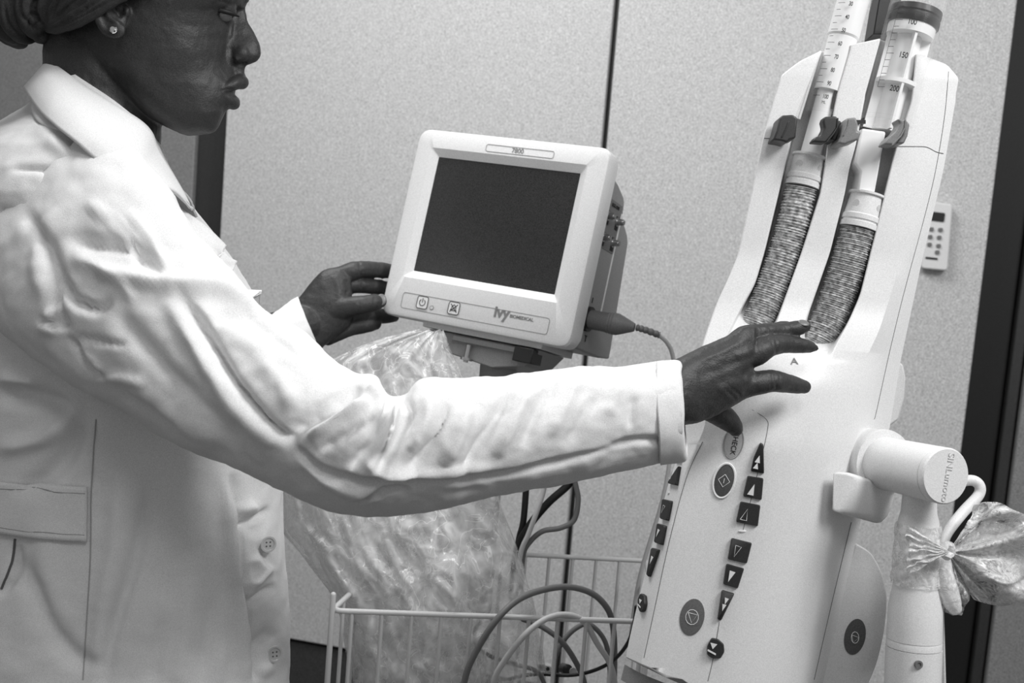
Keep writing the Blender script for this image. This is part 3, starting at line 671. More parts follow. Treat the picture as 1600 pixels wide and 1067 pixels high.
# pivot block on the right side
blk = [(1262, 808), (1296, 735), (1318, 737), (1336, 742), (1340, 752), (1337, 775), (1326, 796), (1312, 806), (1301, 804)]
f_ = [(1300, 735), (1322, 737), (1335, 741), (1340, 748), (1336, 772), (1328, 790), (1318, 800), (1304, 802), (1298, 795)]
ax1 = (P(1378, 764, 1.10) - P(1318, 742, 1.025))
rg = [PI(x, y, .052) for x, y in f_]
obj('pivot_block', MB().loft([rg, [p + (P(1400, 788, D0 - .015) - P(1340, 770, D0 - .052)) for p in rg]]).mesh(), M_white, inj, bevel=.003, seg=4, bang=50)

# ================================================================ support arm
arm = base('support_arm', 'white jointed support arm with a round embossed cap, wrapped in film', 'arm', P(1425, 1060, 1.04))
jd = 1.0
ca, cb = P(1380, 723, 1.062), P(1474, 743, .985)
ax = (cb - ca).normalized(); Lc = (cb - ca).length; rj = 44.5 / F * .985
obj('joint_collar', MB().lathe(ca - ax * .034, cb, [(-.022, rj * .9), (-.018, rj * 1.08), (.028, rj * 1.26), (.034, rj * 1.27), (.036, rj * 1.25), (.036, rj * .98)]).mesh(), M_white, arm, ang=30)
obj('joint_cylinder', MB().lathe(ca, cb, [(0, rj * .99), (Lc - .004, rj), (Lc - .0035, rj * .97), (Lc - .001, rj * .97)]).mesh(), M_white, arm, ang=30)
cap = obj('joint_cap', MB().lathe(ca, cb, [(Lc - .003, 0), (Lc - .003, rj * 1.0), (Lc + .002, rj * 1.0), (Lc + .0035, rj * .95), (Lc + .0035, 0)]).mesh(), M_white, arm, ang=30)
# embossed text runs up the cap
vv = UP - ax * UP.dot(ax); vv.normalize(); hh_ = vv.cross(ax).normalized()
tdir = (-vv * .97 - hh_ * .16).normalized()
m_ = text_mesh('SINLumoto', .0092, .0005); tup = ax.cross(tdir).normalized()
M = Matrix((tdir, tup, ax)).transposed().to_4x4(); M.translation = cb + ax * .0036 + hh_ * .0015 - vv * .001; m_.transform(M)
obj('embossed_lettering', m_, M_cream, cap)
tub_top = P(1437, 765, 1.03); tub_bot = P(1424, 1120, 1.03); tl = (tub_bot - tub_top).length
def tl_(y): return tl * (y - 765) / (1120 - 765)
s_ = 1.03 / F
pr = [(0, 25 * s_), (tl_(800), 27 * s_), (tl_(815), 31 * s_), (tl_(910), 34 * s_), (tl_(950), 41 * s_), (tl_(985), 41.5 * s_), (tl_(998), 42 * s_)]
obj('upper_tube', MB().lathe(tub_top, tub_bot, pr + [(tl_(998), 0)]).mesh(), M_white, arm, ang=30)
obj('tube_ring', MB().lathe(tub_top, tub_bot, [(tl_(998), 0), (tl_(998), 41 * s_), (tl_(1001), 42 * s_), (tl_(1010), 42 * s_), (tl_(1010), 0)]).mesh(), M_white, arm, ang=30)
cfy = 765 + (tub_top.z / -((tub_bot - tub_top).normalized().z)) / tl * (1120 - 765)
fb = V((0, 0, 0)) + tub_top + (tub_bot - tub_top).normalized() * (tub_top.z / -((tub_bot - tub_top).normalized().z))
obj('floor_plate', MB().lathe(V((fb.x, fb.y, 0.0)), V((fb.x, fb.y, 1)), [(0, 0), (0, .14), (.02, .135), (.03, .06), (.05, .05), (.05, 0)]).mesh(), M_cream, arm, ang=30)
obj('lower_column', MB().lathe(tub_top, tub_bot, [(tl_(1011), 0), (tl_(1011), 42.5 * s_), (tl_(cfy) - .006, 42.5 * s_), (tl_(cfy) - .006, 0)]).mesh(), M_white, arm, ang=30)
p = P(1435, 1038, 1.03 - 42 * s_); nn = (VIEW + RIGHT * .15).normalized()
scw = obj('screw', MB().lathe(p - nn * .001, p + nn, [(0, 0), (0, .0036), (.0025, .0036), (.0025, .0020), (.0015, .0020), (.0015, 0)]).mesh(), M_mid, arm)
obj('handle', MB().tube(pxpath([(1440, 790, 1.075), (1470, 760, 1.075), (1502, 752, 1.07), (1521, 751, 1.068), (1531, 760, 1.067), (1528, 775, 1.066), (1505, 800, 1.06), (1480, 832, 1.05), (1468, 860, 1.045)], 8), 8.8 * s_, 16, True).mesh(), M_white, arm)
obj('spring_arm', MB().tube([P(1385, 1200, 1.12), P(1420, 1000, 1.10), P(1400, 800, 1.10)], .004, 8).mesh(), M_cream, arm) if False else None
obj('tension_strap', MB().tube(pxpath([(1468, 905, 1.05), (1471, 960, 1.05), (1474, 1070, 1.05), (1476, 1120, 1.05)], 4), .0025, 6, flat=.5).mesh(), M_cream, arm)

# plastic film tied round the arm
M_film = film('clear_crinkled_film', .84, .95, .08, 110, .0, .7)
wr = base('plastic_film_wrap', 'clear crinkled plastic film knotted around the white support arm', 'plastic film', P(1480, 862, 1.02))
rings = []
for i in range(22):
    u = i / 21; y = 818 + 95 * u; c = tub_top + (tub_bot - tub_top) * ((y - 765) / 355)
    N = (RIGHT - (tub_bot - tub_top).normalized() * RIGHT.dot((tub_bot - tub_top).normalized())).normalized(); B = (tub_bot - tub_top).normalized().cross(N)
    rad = interp(y, [815, 910, 915], [32 * s_, 36 * s_, 36.5 * s_])
    rings.append([c + (N * math.cos(a) + B * math.sin(a)) * (rad + .0012 + .0016 * noise.noise(V((math.cos(a) * 3 + u * 4, math.sin(a) * 3, u * 9 + a)))) for a in [2 * math.pi * k / 60 for k in range(60)]])
obj('wrapped_band', MB().loft(rings, caps=False).mesh(), M_film, wr, ang=0)
def fan(name, apex, ang0, ang1, rr, depth, nfold, amp, seed, m, n=70, tilt=0.):
    """gathered film fanning out from a knot: radial pleats"""
    b_ = MB(); rings = []
    for i in range(n + 1):
        u = i / n; an = ang0 + (ang1 - ang0) * u
        R_ = interp(u, *rr); ring = []
        for j in range(15):
            v_ = j / 14; r_ = R_ * v_
            ple = math.sin(u * nfold * math.pi * 2 + noise.noise(V((u * 3, seed, v_))) * 3) * amp * (v_ ** .6) + amp * 1.6 * noise.noise(V((u * 5, v_ * 3, seed))) * v_
            x = apex[0] + r_ * math.cos(an); y = apex[1] + r_ * math.sin(an)
            wob = 9 * noise.noise(V((u * 7, v_ * 5, seed + 4))) * v_; ple += .006 * abs(noise.noise(V((u * 13, v_ * 9, seed)))) * v_
            ring.append(P(x + wob, y + wob, depth + ple + tilt * v_))
        rings.append(ring)
    b_.loft(rings, closed=False, caps=False)
    return obj(name, b_.mesh(), m, wr, ang=0, solid=.0003)
R_ = math.radians
fan('film_tail', (1482, 862), R_(-58), R_(40), ([0, .12, .25, .4, .5, .62, .8, .9, 1], [88, 108, 118, 150, 178, 160, 128, 100, 70]), 1.02, 3.2, .011, 1, M_film)
fan('film_tail', (1484, 866), R_(-46), R_(62), ([0, .2, .5, .7, .85, 1], [70, 105, 150, 138, 112, 80]), 1.045, 2.7, .012, 5, M_film)
fan('film_tail', (1482, 866), R_(48), R_(98), ([0, .3, .6, 1], [92, 70, 98, 88]), 1.03, 1.7, .009, 9, M_film)
fan('film_gather', (1484, 862), R_(150), R_(212), ([0, .5, 1], [78, 62, 80]), .992, 6, .0025, 13, M_film)
kn = MB()
for i in range(5):
    a_ = i * 1.25; kn.tube([P(1480 + 7 * math.cos(a_ + j * .8), 860 + 9 * math.sin(a_ + j * .8), 1.0 + .004 * math.cos(j + i)) for j in range(5)], [.002, .0035, .004, .0035, .002], 8)
obj('knot', kn.mesh(), film('milky_film_knot', .35, .95, .15, 120), wr)
# hanging gloved blob of film
obj('film_tail', MB().tube(pxpath([(1476, 868, 1.02), (1474, 895, 1.02), (1483, 930, 1.02), (1492, 950, 1.02)], 6), [.002 + .0075 * math.sin(math.pi * min(1, (i + 3) / 26)) for i in range(19)], 12, True).mesh(), film('milky_film', .5, .95, .15, 120), wr)
# ================================================================ wire basket, cables and plastic cover
FLp = P(519, 954, 1.25); ZR = FLp.z
def Pz(px, py, z):
    r = P(px, py, 1) - CL; return CL + r * ((z - CL.z) / r.z)
fl_, fr_ = Pz(519, 954, ZR), Pz(992, 971, ZR)
bl_, br_ = Pz(770, 864, ZR), Pz(1003, 876, ZR)
bl_ = bl_ + (bl_ - br_) * .62
bk = base('wire_basket', 'white coated wire basket holding cables and the clear plastic cover', 'basket', (fl_ + br_) / 2 - Z * .2)
HB_ = .19
rw = .0032
def rim(a, b): return MB().tube([a, b], rw, 10, True)
m = MB(); c1 = br_ + Z * 0; 
loop = rrect([fl_, fr_ + (fr_ - fl_) * .06, br_ + (br_ - bl_) * .02, bl_], .012)
m.tube(loop + loop[:2], rw, 10); obj('rim', m.mesh(), M_wire, bk)
frr = fr_ + (fr_ - fl_) * .06; brr = br_ + (br_ - bl_) * .02
for a, b in ((fl_, frr), (frr, brr), (brr, bl_), (bl_, fl_)):
    pass
low = [p - Z * HB_ for p in (fl_, frr, brr, bl_)]
lp = rrect(low, .012); obj('base_ring', MB().tube(lp + lp[:2], rw * .8, 8).mesh(), M_wire, bk)
def bars(a, b, n, lo=.0, hi=1.):
    for i in range(n):
        p = a + (b - a) * (lo + (hi - lo) * i / max(1, n - 1))
        obj('bar', MB().tube([p, p - Z * HB_], rw * .72, 8).mesh(), M_wire, bk)
bars(fl_, frr, 11, .06, .97)
bars(bl_, brr, 11, .03, .985)
bars(frr, brr, 5, .15, .85); bars(fl_, bl_, 5, .15, .85)
for i in range(1, 10):
    a = low[0] + (low[1] - low[0]) * i / 10; b = low[3] + (low[2] - low[3]) * i / 10
    obj('bottom_bar', MB().tube([a, b], rw * .6, 6).mesh(), M_wire, bk)
obj('corner_post', MB().tube([fl_ + Z * .018, fl_ - Z * HB_], rw, 10, True).mesh(), M_wire, bk)
pt_ = V((top.x, top.y, ZR)); bm_ = bl_ + (brr - bl_) * max(0, min(1, (pt_ - bl_).dot(brr - bl_) / (brr - bl_).length_squared))
obj('hanging_bracket', MB().tube([bm_ + Z * 0, bm_ - Z * .02, pt_ + (bm_ - pt_).normalized() * .014 - Z * .02], .005, 8).mesh(), M_wire, bk)
# cables
def cable(label, pts, r, m, grp=None, name='cable', k=10):
    base_ = obj(name, MB().tube([P(*p) for p in cr([(430 + x / 2.581, 700 + y / 2.581, d) for x, y, d in pts], k)], r, 10, True).mesh(), m, label=label, cat='cable', group=grp)
    return base_
cable('thick grey cable in the widest arch over the front rim of the basket', [(740, 1150, 1.27), (762, 947, 1.26), (805, 830, 1.255), (895, 690, 1.25), (1000, 600, 1.27), (1150, 560, 1.30), (1265, 580, 1.32), (1335, 640, 1.33), (1362, 720, 1.34), (1368, 850, 1.36), (1362, 1050, 1.37)], .0037, M_cable, 'cables coiled in the basket')
cable('light grey cable looping lower, inside the widest cable arch', [(885, 1010, 1.275), (885, 930, 1.27), (930, 850, 1.265), (1010, 750, 1.26), (1090, 690, 1.27), (1170, 672, 1.28), (1245, 700, 1.29), (1300, 790, 1.30), (1350, 870, 1.31), (1368, 960, 1.32), (1340, 1050, 1.33)], .0035, M_cablel, 'cables coiled in the basket')
cable('grey cable curving down behind the front bars into the basket', [(1000, 690, 1.31), (1075, 720, 1.31), (1150, 775, 1.31), (1205, 850, 1.32), (1245, 940, 1.33), (1260, 1050, 1.34)], .0033, M_cable, 'cables coiled in the basket')
cable('grey cable forming a small hook at right in the basket', [(1120, 960, 1.34), (1130, 850, 1.34), (1160, 780, 1.34), (1215, 725, 1.34), (1270, 712, 1.34), (1330, 780, 1.345), (1350, 900, 1.35), (1352, 1050, 1.36)], .0030, M_cable, 'cables coiled in the basket')
cable('thin black cable sweeping along the basket bottom toward the injector', [(1456, 640, 1.25), (1448, 700, 1.26), (1425, 780, 1.28), (1370, 850, 1.31), (1290, 895, 1.33), (1190, 916, 1.34), (1050, 912, 1.35), (940, 935, 1.355), (880, 990, 1.36)], .0022, M_blk)
cable('thin grey cable with a little loop by the plastic cover', [(870, 690, 1.30), (825, 705, 1.30), (805, 745, 1.30), (815, 800, 1.30), (870, 840, 1.31), (960, 870, 1.32), (1060, 905, 1.33), (1100, 1000, 1.34)], .0026, M_cable)
# hanging bundle below the sleeve
cable('grey cable hanging in a wide loop beneath the sleeve', [(1195, 60, 1.40), (1210, 140, 1.40), (1222, 210, 1.40), (1205, 290, 1.40), (1150, 322, 1.40), (1080, 335, 1.40), (1030, 375, 1.405), (1000, 430, 1.41), (990, 560, 1.42)], .0034, M_cable, 'cables hanging behind the sleeve')
cable('thick black cable slanting down beneath the sleeve', [(1215, 90, 1.41), (1180, 150, 1.41), (1100, 222, 1.41), (1020, 320, 1.415), (975, 415, 1.42), (955, 600, 1.43)], .0050, M_blk, 'cables hanging behind the sleeve')
cable('pale cable running straight down between the black ones', [(1090, 120, 1.395), (1080, 180, 1.395), (1050, 270, 1.395), (1020, 350, 1.40), (990, 425, 1.405), (970, 580, 1.41)], .0032, M_cablel, 'cables hanging behind the sleeve')
cable('black cable hanging upright at the left of the bundle', [(1012, 120, 1.42), (1010, 190, 1.42), (1000, 300, 1.42), (980, 390, 1.425), (965, 600, 1.43)], .0042, M_blk, 'cables hanging behind the sleeve')
# connectors lying at the bottom
cn_ = base('cable_connector', 'round black cable connector lying low behind the basket bars', 'connector', P(888, 1047, 1.38))
obj('shell', MB().lathe(P(878, 1043, 1.40), P(897, 1050, 1.36), [(0, .004), (.004, .0062), (.02, .0065), (.022, .004), (.022, .0)]).mesh(), M_blk, cn_)
obj('pin_ring', MB().lathe(P(895, 1049, 1.364), P(905, 1053, 1.34), [(0, .0045), (.003, .0045), (.003, 0)]).mesh(), M_metal, cn_)
cn_ = base('cable_clip', 'small pale clip with two dark holes on the basket floor', 'clip', P(852, 1043, 1.38))
obj('body', MB().prism(rrect([P(838, 1036, 1.38), P(862, 1041, 1.38), P(864, 1052, 1.38), P(842, 1048, 1.38)], .003), -VIEW * .012).mesh(), M_cream, cn_, bevel=.001)
for x, y in ((846, 1042), (856, 1045)): obj('hole_ring', MB().cyl(P(x, y, 1.378), P(x, y, 1.382), .0022, n=12).mesh(), M_blk, cn_)
# plastic cover, gathered at the monitor and falling into the basket
M_bag = film('clear_plastic_cover_film', .84, .9, .12, 34, .0, .55)
def cover(name, rowdef, dc, seed, lab=None, parent=None, m=M_bag, folds_=9, y1=1180, amp=.010):
    yy = [r[0] for r in rowdef]; xl = [r[1] for r in rowdef]; xr = [r[2] for r in rowdef]; rd = [r[3] for r in rowdef]
    rings = []; n = 190
    for y in np.arange(yy[0], yy[-1] + 1, 4.5):
        a, b, r = interp(y, yy, xl), interp(y, yy, xr), interp(y, yy, rd); ring = []
        gat = interp(y, [yy[0], yy[0] + 60, yy[-1]], [.3, 1, 1.0])
        for k in range(n):
            an = 2 * math.pi * k / n; c, s = math.cos(an), math.sin(an)
            w1 = noise.noise(V((c * 2.2 + seed, s * 2.2, y * .006))) ; w2 = noise.noise(V((c * 5 + 3, s * 5, y * .02 + seed)))
            ridge = .9 * noise.noise(V((c * 9, s * 9 + seed, y * .035))) + .5 * abs(noise.noise(V((c * 16, s * 16 + seed, y * .07)))) + 1 - abs(noise.noise(V((c * 3.1 + y * .004, s * 3.1 + seed, y * .009)))) * 2.6
            ple = math.sin(an * folds_ + w1 * 5 + y * .004) * .35
            dd = -(r * s * (1 + .25 * w1) + amp * gat * (ple + w2 * .5 + ridge * .7) * max(0, abs(s)) )
            x = (a + b) / 2 + (b - a) / 2 * c + 3 * w2 * gat
            ring.append(P(x, y + 6 * w1, dc + dd * (1 if s > 0 else 1)))
        rings.append(ring)
    return obj(name, MB().loft(rings, caps=False).mesh(), m, parent, ang=0, label=lab, solid=0)
cv = base('plastic_cover', 'large clear crumpled plastic cover hanging from the monitor stand into the basket', 'plastic cover', P(700, 1060, 1.36))
cover('film_body', [(517, 655, 692, .012), (530, 600, 698, .02), (545, 555, 703, .03), (565, 515, 712, .04), (592, 508, 724, .05), (680, 470, 755, .06), (745, 432, 772, .065), (790, 436, 782, .07), (830, 440, 800, .07), (867, 470, 812, .072), (925, 515, 830, .075), (960, 530, 838, .075), (1040, 545, 852, .075), (1180, 560, 860, .07)], 1.36, 2, parent=cv)
cover('inner_film', [(640, 520, 640, .02), (745, 470, 640, .03), (800, 470, 650, .035), (880, 500, 690, .04), (960, 545, 740, .04), (1180, 580, 780, .04)], 1.35, 11, parent=cv, folds_=7, m=film('milky_cover_film', .8, .95, .12, 40, .0, .6))
# ================================================================ the person
DC = 1.10
foot_c = P(130, 1000, 1.12); 
per = base('person', 'person in a white coat and black headscarf steadying the monitor and reaching to the injector', 'person', V((foot_c.x, foot_c.y, 0)))
def half_ring(y, xf, xb, xc, H, dc, n=96, p=.8, dy=0., pf=None):
    out = []
    for k in range(n):
        a = 2 * math.pi * k / n; c, s = math.cos(a), math.sin(a)
        x = xc + ((xf - xc) if c > 0 else (xc - xb)) * c
        h = H * abs(s) ** (pf if pf and c > 0 else p) * (1 if s > 0 else -1)
        out.append(P(x, y + dy * (x - xc), dc - h))
    return out
# --- head base
HR = [(-148,250,190,220,.02),(-140,300,150,225,.045),(-120,340,120,225,.06),(-90,368,98,225,.07),(-50,386,86,220,.075),(-20,388.5,82,220,.076),(0,387,82,220,.076),(12,384,84,220,.074),(24,377,86,215,.073),(40,368,90,215,.071),(60,363,96,215,.069),(90,366,110,220,.065),(110,369,130,225,.061),(130,371,150,235,.057),(150,367,175,245,.052),(166,360,200,256,.047),(174,358,212,262,.044),(186,346,236,275,.037),(198,338,262,290,.029),(205,330,280,300,.021),(210,314,296,304,.007)]
hy = [r[0] for r in HR]
rings = []
for y in list(np.arange(-148, 210, 3)) + [210]:
    v_ = [interp(y, hy, [r[i] for r in HR]) for i in range(1, 5)]
    rings.append(half_ring(y, v_[0], v_[1], v_[2], v_[3], DC, 110, .78, pf=interp(y, [-10, 15, 95, 155, 175], [.95, 1.42, 1.45, 1.0, .9])))
hb = MB().loft(rings).mesh()
co = get_co(hb); no = get_no(hb); x, y, d = to_px(co); side = np.sign(DC - d)
S_ = np.zeros(len(co))
def bump(poly, amp, wid):
    global S_
    dd, t = seg_dist(x, y, poly); S_ += amp * np.exp(-(dd / wid) ** 2)
bump([(345, 26), (366, 28)], -.003, 13)          # eye socket
bump([(372, 20), (374, 30)], -.004, 10)
bump([(318, 62), (296, 66)], .003, 34)            # cheekbone
bump([(318, 120), (300, 130)], -.002, 30)        # hollow of the cheek
bump([(356, 74), (352, 96), (344, 110)], -.0014, 7)   # fold beside nose
bump([(322, 186), (330, 196)], .003, 16)
bump([(352, 172), (356, 176)], -.002, 8)
bump([(205, 108), (245, 160), (290, 196)], .003, 16)     # jaw line
set_co(hb, co + no * S_[:, None])
body = MB()
body.add([v.co for v in hb.vertices], [tuple(p.vertices) for p in hb.polygons])
# nose
NR = [(6,383,.006),(16,383.5,.006),(24,385,.0062),(32,387,.007),(39,390,.0078),(46,394.5,.0086),(54,399,.0095),(62,403,.011),(69,406,.0122),(76,407.5,.013),(82,408,.0132),(88,407,.013),(94,403,.0115),(97,400,.0098),(100,393,.0085),(103,384,.008),(110,382,.008),(116,383,.0075),(121,382,.005)]
body.loft([half_ring(y, xf, 318, 348, w_ * 1.25, DC, 32, .95) for y, xf, w_ in NR])
px_ = DC / F
for sg in (-1, 1):
    body.ell(P(377.5, 84, DC - sg * .0118), RIGHT * 12.5 * px_, UP * 12 * px_, VIEW * .0062)
    body.ell(P(372, 92, DC - sg * .0120), RIGHT * 9 * px_, UP * 7 * px_, VIEW * .0055)
    # lips
    body.tube([P(*p) for p in cr([(346, 140.5, DC - sg * .026), (358, 135, DC - sg * .021), (369, 130, DC - sg * .014), (376.5, 128.5, DC - sg * .005), (377.5, 128.5, DC + sg * .001)], 6)], [float(v) for v in np.interp(np.linspace(0, 1, 25), [0, .3, .7, 1], [.0028, .0055, .0070, .0068])], 16, True)
    body.tube([P(*p) for p in cr([(345, 145, DC - sg * .025), (352, 152, DC - sg * .019), (359, 158, DC - sg * .012), (363.5, 160, DC - sg * .004), (364, 160, DC + sg * .001)], 6)], [float(v) for v in np.interp(np.linspace(0, 1, 25), [0, .3, .7, 1], [.0022, .0052, .0070, .0070])], 16, True)
    # brow and upper lid
    body.tube([P(*p) for p in cr([(380, -4, DC - sg * .008), (370, -6, DC - sg * .019), (350, -6, DC - sg * .033), (325, 0, DC - sg * .044)], 5)], .0062, 14, True)
    body.ell(P(349, 17, DC - sg * .0232), RIGHT * .0125, UP * .0100, VIEW * .0125)
    # ear
    dE = DC - sg * .078
    body.ell(P(174, 22, dE), RIGHT * 22 * px_ - VIEW * .003 * sg, UP * 36 * px_, VIEW * .0060)
    body.tube([P(*p) for p in cr([(190, -22, dE + sg * .002), (176, -34, dE - sg * .002), (160, -22, dE - sg * .005), (153, 2, dE - sg * .006), (152, 24, dE - sg * .006), (160, 42, dE - sg * .004), (172, 53, dE - sg * .003)], 5)], .0034, 12, True)
    body.ell(P(180.5, 47, dE - sg * .003), RIGHT * 15 * px_, UP * 13 * px_, VIEW * .0038)
    body.ell(P(198, 18, dE + sg * .002), RIGHT * 5.5 * px_, UP * 8 * px_, VIEW * .0045)
    body.tube([P(*p) for p in cr([(178, -8, dE - sg * .004), (166, 6, dE - sg * .0055), (168, 24, dE - sg * .0055), (182, 36, dE - sg * .005)], 5)], .0025, 10, True)
# neck, chest, arms
body.tube([P(*p) for p in cr([(175, 10, DC), (165, 60, DC), (160, 120, DC), (163, 190, DC), (160, 250, 1.11), (150, 300, 1.115)], 6)], [float(v) for v in np.interp(np.linspace(0, 1, 31), [0, .2, .5, .7, .85, 1], [.058, .055, .053, .053, .062, .08])], 40)
CR_ = [(232,70,230,.075),(262,0,255,.125),(300,-50,275,.145),(360,-80,300,.148),(480,-80,330,.13),(740,-60,335,.112),(900,-60,335,.110),(1100,-60,335,.110)]
body.loft([half_ring(y, b_, a, (a + b_) / 2, r, 1.12, 48, .85) for y, a, b_, r in CR_])
body.tube([P(*p) for p in cr([(60, 330, 1.05), (200, 480, .985), (380, 620, .92), (470, 672, .90), (560, 692, .90), (740, 685, .912), (920, 655, .938), (1040, 618, .962)], 5)], [float(v) for v in np.interp(np.linspace(0, 1, 36), [0, .3, .5, .6, .8, 1], [.04, .038, .034, .035, .032, .027])], 24, True)
body.tube([P(*p) for p in cr([(140, 330, 1.27), (230, 430, 1.30), (330, 500, 1.34), (410, 528, 1.40), (480, 505, 1.45)], 5)], [float(v) for v in np.interp(np.linspace(0, 1, 21), [0, .5, .8, 1], [.04, .034, .03, .027])], 24, True)
# near hand
def pair_ring(T, B, d, rd, n=40, p=1., tw=0.):
    out = []
    for k in range(n):
        a = 2 * math.pi * k / n; c, s = math.cos(a), math.sin(a); s2 = abs(s) ** p * (1 if s > 0 else -1)
        u = (1 - c) / 2
        out.append(P(T[0] + (B[0] - T[0]) * u, T[1] + (B[1] - T[1]) * u, d - rd * s2 + tw * c))
    return out
def pair_loft(mb, L, k=6, n=40, p=1., caps=True):
    rows = cr([(*T, *B, d, rd) for T, B, d, rd in L], k)
    mb.loft([pair_ring(r[:2], r[2:4], r[4], r[5], n, p) for r in rows], caps=caps); return rows
def digit(mb, pts, k=6):                                  # pts: x, y, d, r in px at that depth
    q = cr(pts, k); mb.tube([P(a, b_, c) for a, b_, c, r in q], [r * c / F for a, b_, c, r in q], 20, True)
hm_ = MB()
pair_loft(body, [((1020,572),(1030,668),.962,.026), ((1058,560),(1078,663),.965,.025), ((1097,541),(1106,655),.972,.022), ((1132,526),(1140,638),.978,.020), ((1160,512),(1166,622),.983,.0175), ((1180,508),(1178,606),.988,.014)], p=.85)
digit(body, [(1135,545,.988,14), (1162,524,.988,14.5), (1192,519.5,.996,14), (1212,517,1.004,12.3), (1232,515,1.010,12.2), (1248,512.5,1.013,11.8), (1258,510.5,1.015,9.5)])
digit(body, [(1150,534,.995,15), (1190,522,1.008,12), (1216,513,1.020,10.5), (1229,509.5,1.026,8)])
digit(body, [(1110,580,.980,20), (1150,566,.982,21), (1185,550,.985,19.5), (1202,541,.990,17), (1220,538,.998,14.5), (1238,538.5,1.006,13.2), (1254,540,1.012,11.5), (1266,542.5,1.016,9), (1274,544,1.018,5)])
digit(body, [(1105,620,.980,24), (1145,607,.982,23), (1172,600,.984,20), (1192,597,.986,18.5), (1207,595,.989,17.8), (1226,598,.998,15.5), (1244,602,1.006,13.2), (1256,604.5,1.010,11)])
digit(body, [(1095,630,.990,20), (1118,644,1.000,19), (1136,655,1.008,17.5), (1146,665,1.012,14.5), (1149,670,1.014,12)])
# far hand on the monitor edge
pair_loft(body, [((440,488),(470,575),1.44,.025), ((466,466),(502,545),1.45,.022), ((501,425),(528,524),1.455,.019), ((528,417),(546,508),1.46,.017), ((546,413),(552,490),1.468,.013)], p=.85)
digit(body, [(520,438,1.462,15), (545,426,1.466,15), (562,421,1.472,13.5), (584,421,1.488,12.5), (604,423,1.505,12), (618,425,1.515,9)])
digit(body, [(525,452,1.468,15), (550,446,1.474,13), (575,447,1.488,12), (600,450,1.507,11.5), (615,452,1.518,9)])
digit(body, [(510,490,1.452,20), (532,483,1.448,17), (553,478,1.445,15.5), (573,475,1.448,14), (587,472,1.455,13), (594,471,1.459,10.5)])
digit(body, [(520,500,1.462,14), (550,497,1.475,13), (580,494,1.492,12), (604,494,1.51,11.5), (616,495,1.522,8)])
digit(body, [(512,526,1.462,14), (530,518,1.466,14), (552,511,1.476,13), (573,508,1.486,12), (586,506,1.494,10)])
bmesh_ = remeshed(body.mesh(), .00125, 3, .5)
# soften the meeting of nose, cheek and upper lip
co = get_co(bmesh_); x, y, d = to_px(co); wt = np.zeros(len(co))
for poly, wd in (([(364, 16), (362, 40), (359, 68)], 6), ([(352, 98), (338, 122)], 10), ([(378, 104), (378, 116)], 5)):
    dd, t = seg_dist(x, y, poly); wt = np.maximum(wt, np.clip(1.6 - dd / wd, 0, 1))
wt *= (d < 1.2)
ed = np.empty(len(bmesh_.edges) * 2, int); bmesh_.edges.foreach_get('vertices', ed); ed = ed.reshape(-1, 2)
ed = ed[(wt[ed[:, 0]] > 0) | (wt[ed[:, 1]] > 0)]
for _ in range(26):
    acc = np.zeros_like(co); cnt = np.zeros(len(co)); np.add.at(acc, ed[:, 0], co[ed[:, 1]]); np.add.at(acc, ed[:, 1], co[ed[:, 0]])
    np.add.at(cnt, ed[:, 0], 1); np.add.at(cnt, ed[:, 1], 1); m_ = (cnt > 0) & (wt > 0)
    co[m_] += (acc[m_] / cnt[m_][:, None] - co[m_]) * (wt[m_] * .7)[:, None]
set_co(bmesh_, co)
# skin creases and veins
folds(bmesh_, [
 ([(1187,508),(1196,520),(1200,534)], -.0006, 2.2), ([(1182,512),(1192,524),(1196,536)], -.0005, 2), ([(1196,505),(1206,516),(1212,528)], -.0006, 2),
 ([(1212,526),(1214,540),(1213,552)], -.0006, 2.2), ([(1205,530),(1209,543)], -.0005, 2), ([(1203,582),(1204,596),(1205,608)], -.0006, 2), ([(1210,581),(1212,596),(1213,610)], -.0006, 2), ([(1217,583),(1219,596)], -.0005, 2),
 ([(1234,505),(1238,513),(1236,522)], -.0005, 2), ([(1242,530),(1244,542)], -.0004, 2), ([(1235,588),(1237,602)], -.0004, 2),
 ([(1090,565),(1130,548),(1165,530)], .0009, 5), ([(1090,590),(1135,572),(1170,555)], -.0008, 7), ([(1150,560),(1180,545)], .0012, 7), ([(1120,610),(1160,598),(1180,596)], .0010, 8),
 ([(1160,590),(1172,578),(1182,572)], -.0022, 7), ([(1168,620),(1172,628)], -.0008, 4), ([(1135,600),(1150,612),(1160,622)], -.0005, 2.5), ([(1128,604),(1142,616),(1152,627)], -.0004, 2.5),
 ([(1180,533),(1190,528)], .0010, 6), ([(1152,516),(1172,511)], .0008, 5),
 ([(562,408),(563,432)], -.0007, 2), ([(566,440),(567,456)], -.0006, 2), ([(541,436),(544,452),(540,462)], -.0012, 4), ([(520,430),(530,450),(528,465)], .001, 5),
 ([(500,470),(540,470)], .0012, 9), ([(560,466),(562,488)], -.0005, 2.5), ([(584,464),(586,480)], -.0005, 2),
 ([(362,32),(360,46),(359,60)], .0018, 4), ([(362,72),(361,84),(364,97)], -.0016, 3.2), ([(344,142),(356,140),(370,143),(378,144)], -.0012, 2.0), ([(175,10),(186,20),(189,28)], -.0035, 5.5),
 ([(371,98),(380,100),(388,99)], -.0025, 3.4), ([(338,14),(350,19),(362,23)], -.0007, 1.6), ([(339,2),(352,4),(364,8)], -.0010, 2.4), ([(120,110),(190,160),(232,200)], -.0006, 8),
])
fbm(bmesh_, .0005, 90, 3)
obj('body', bmesh_, M_skin, per, ang=0)
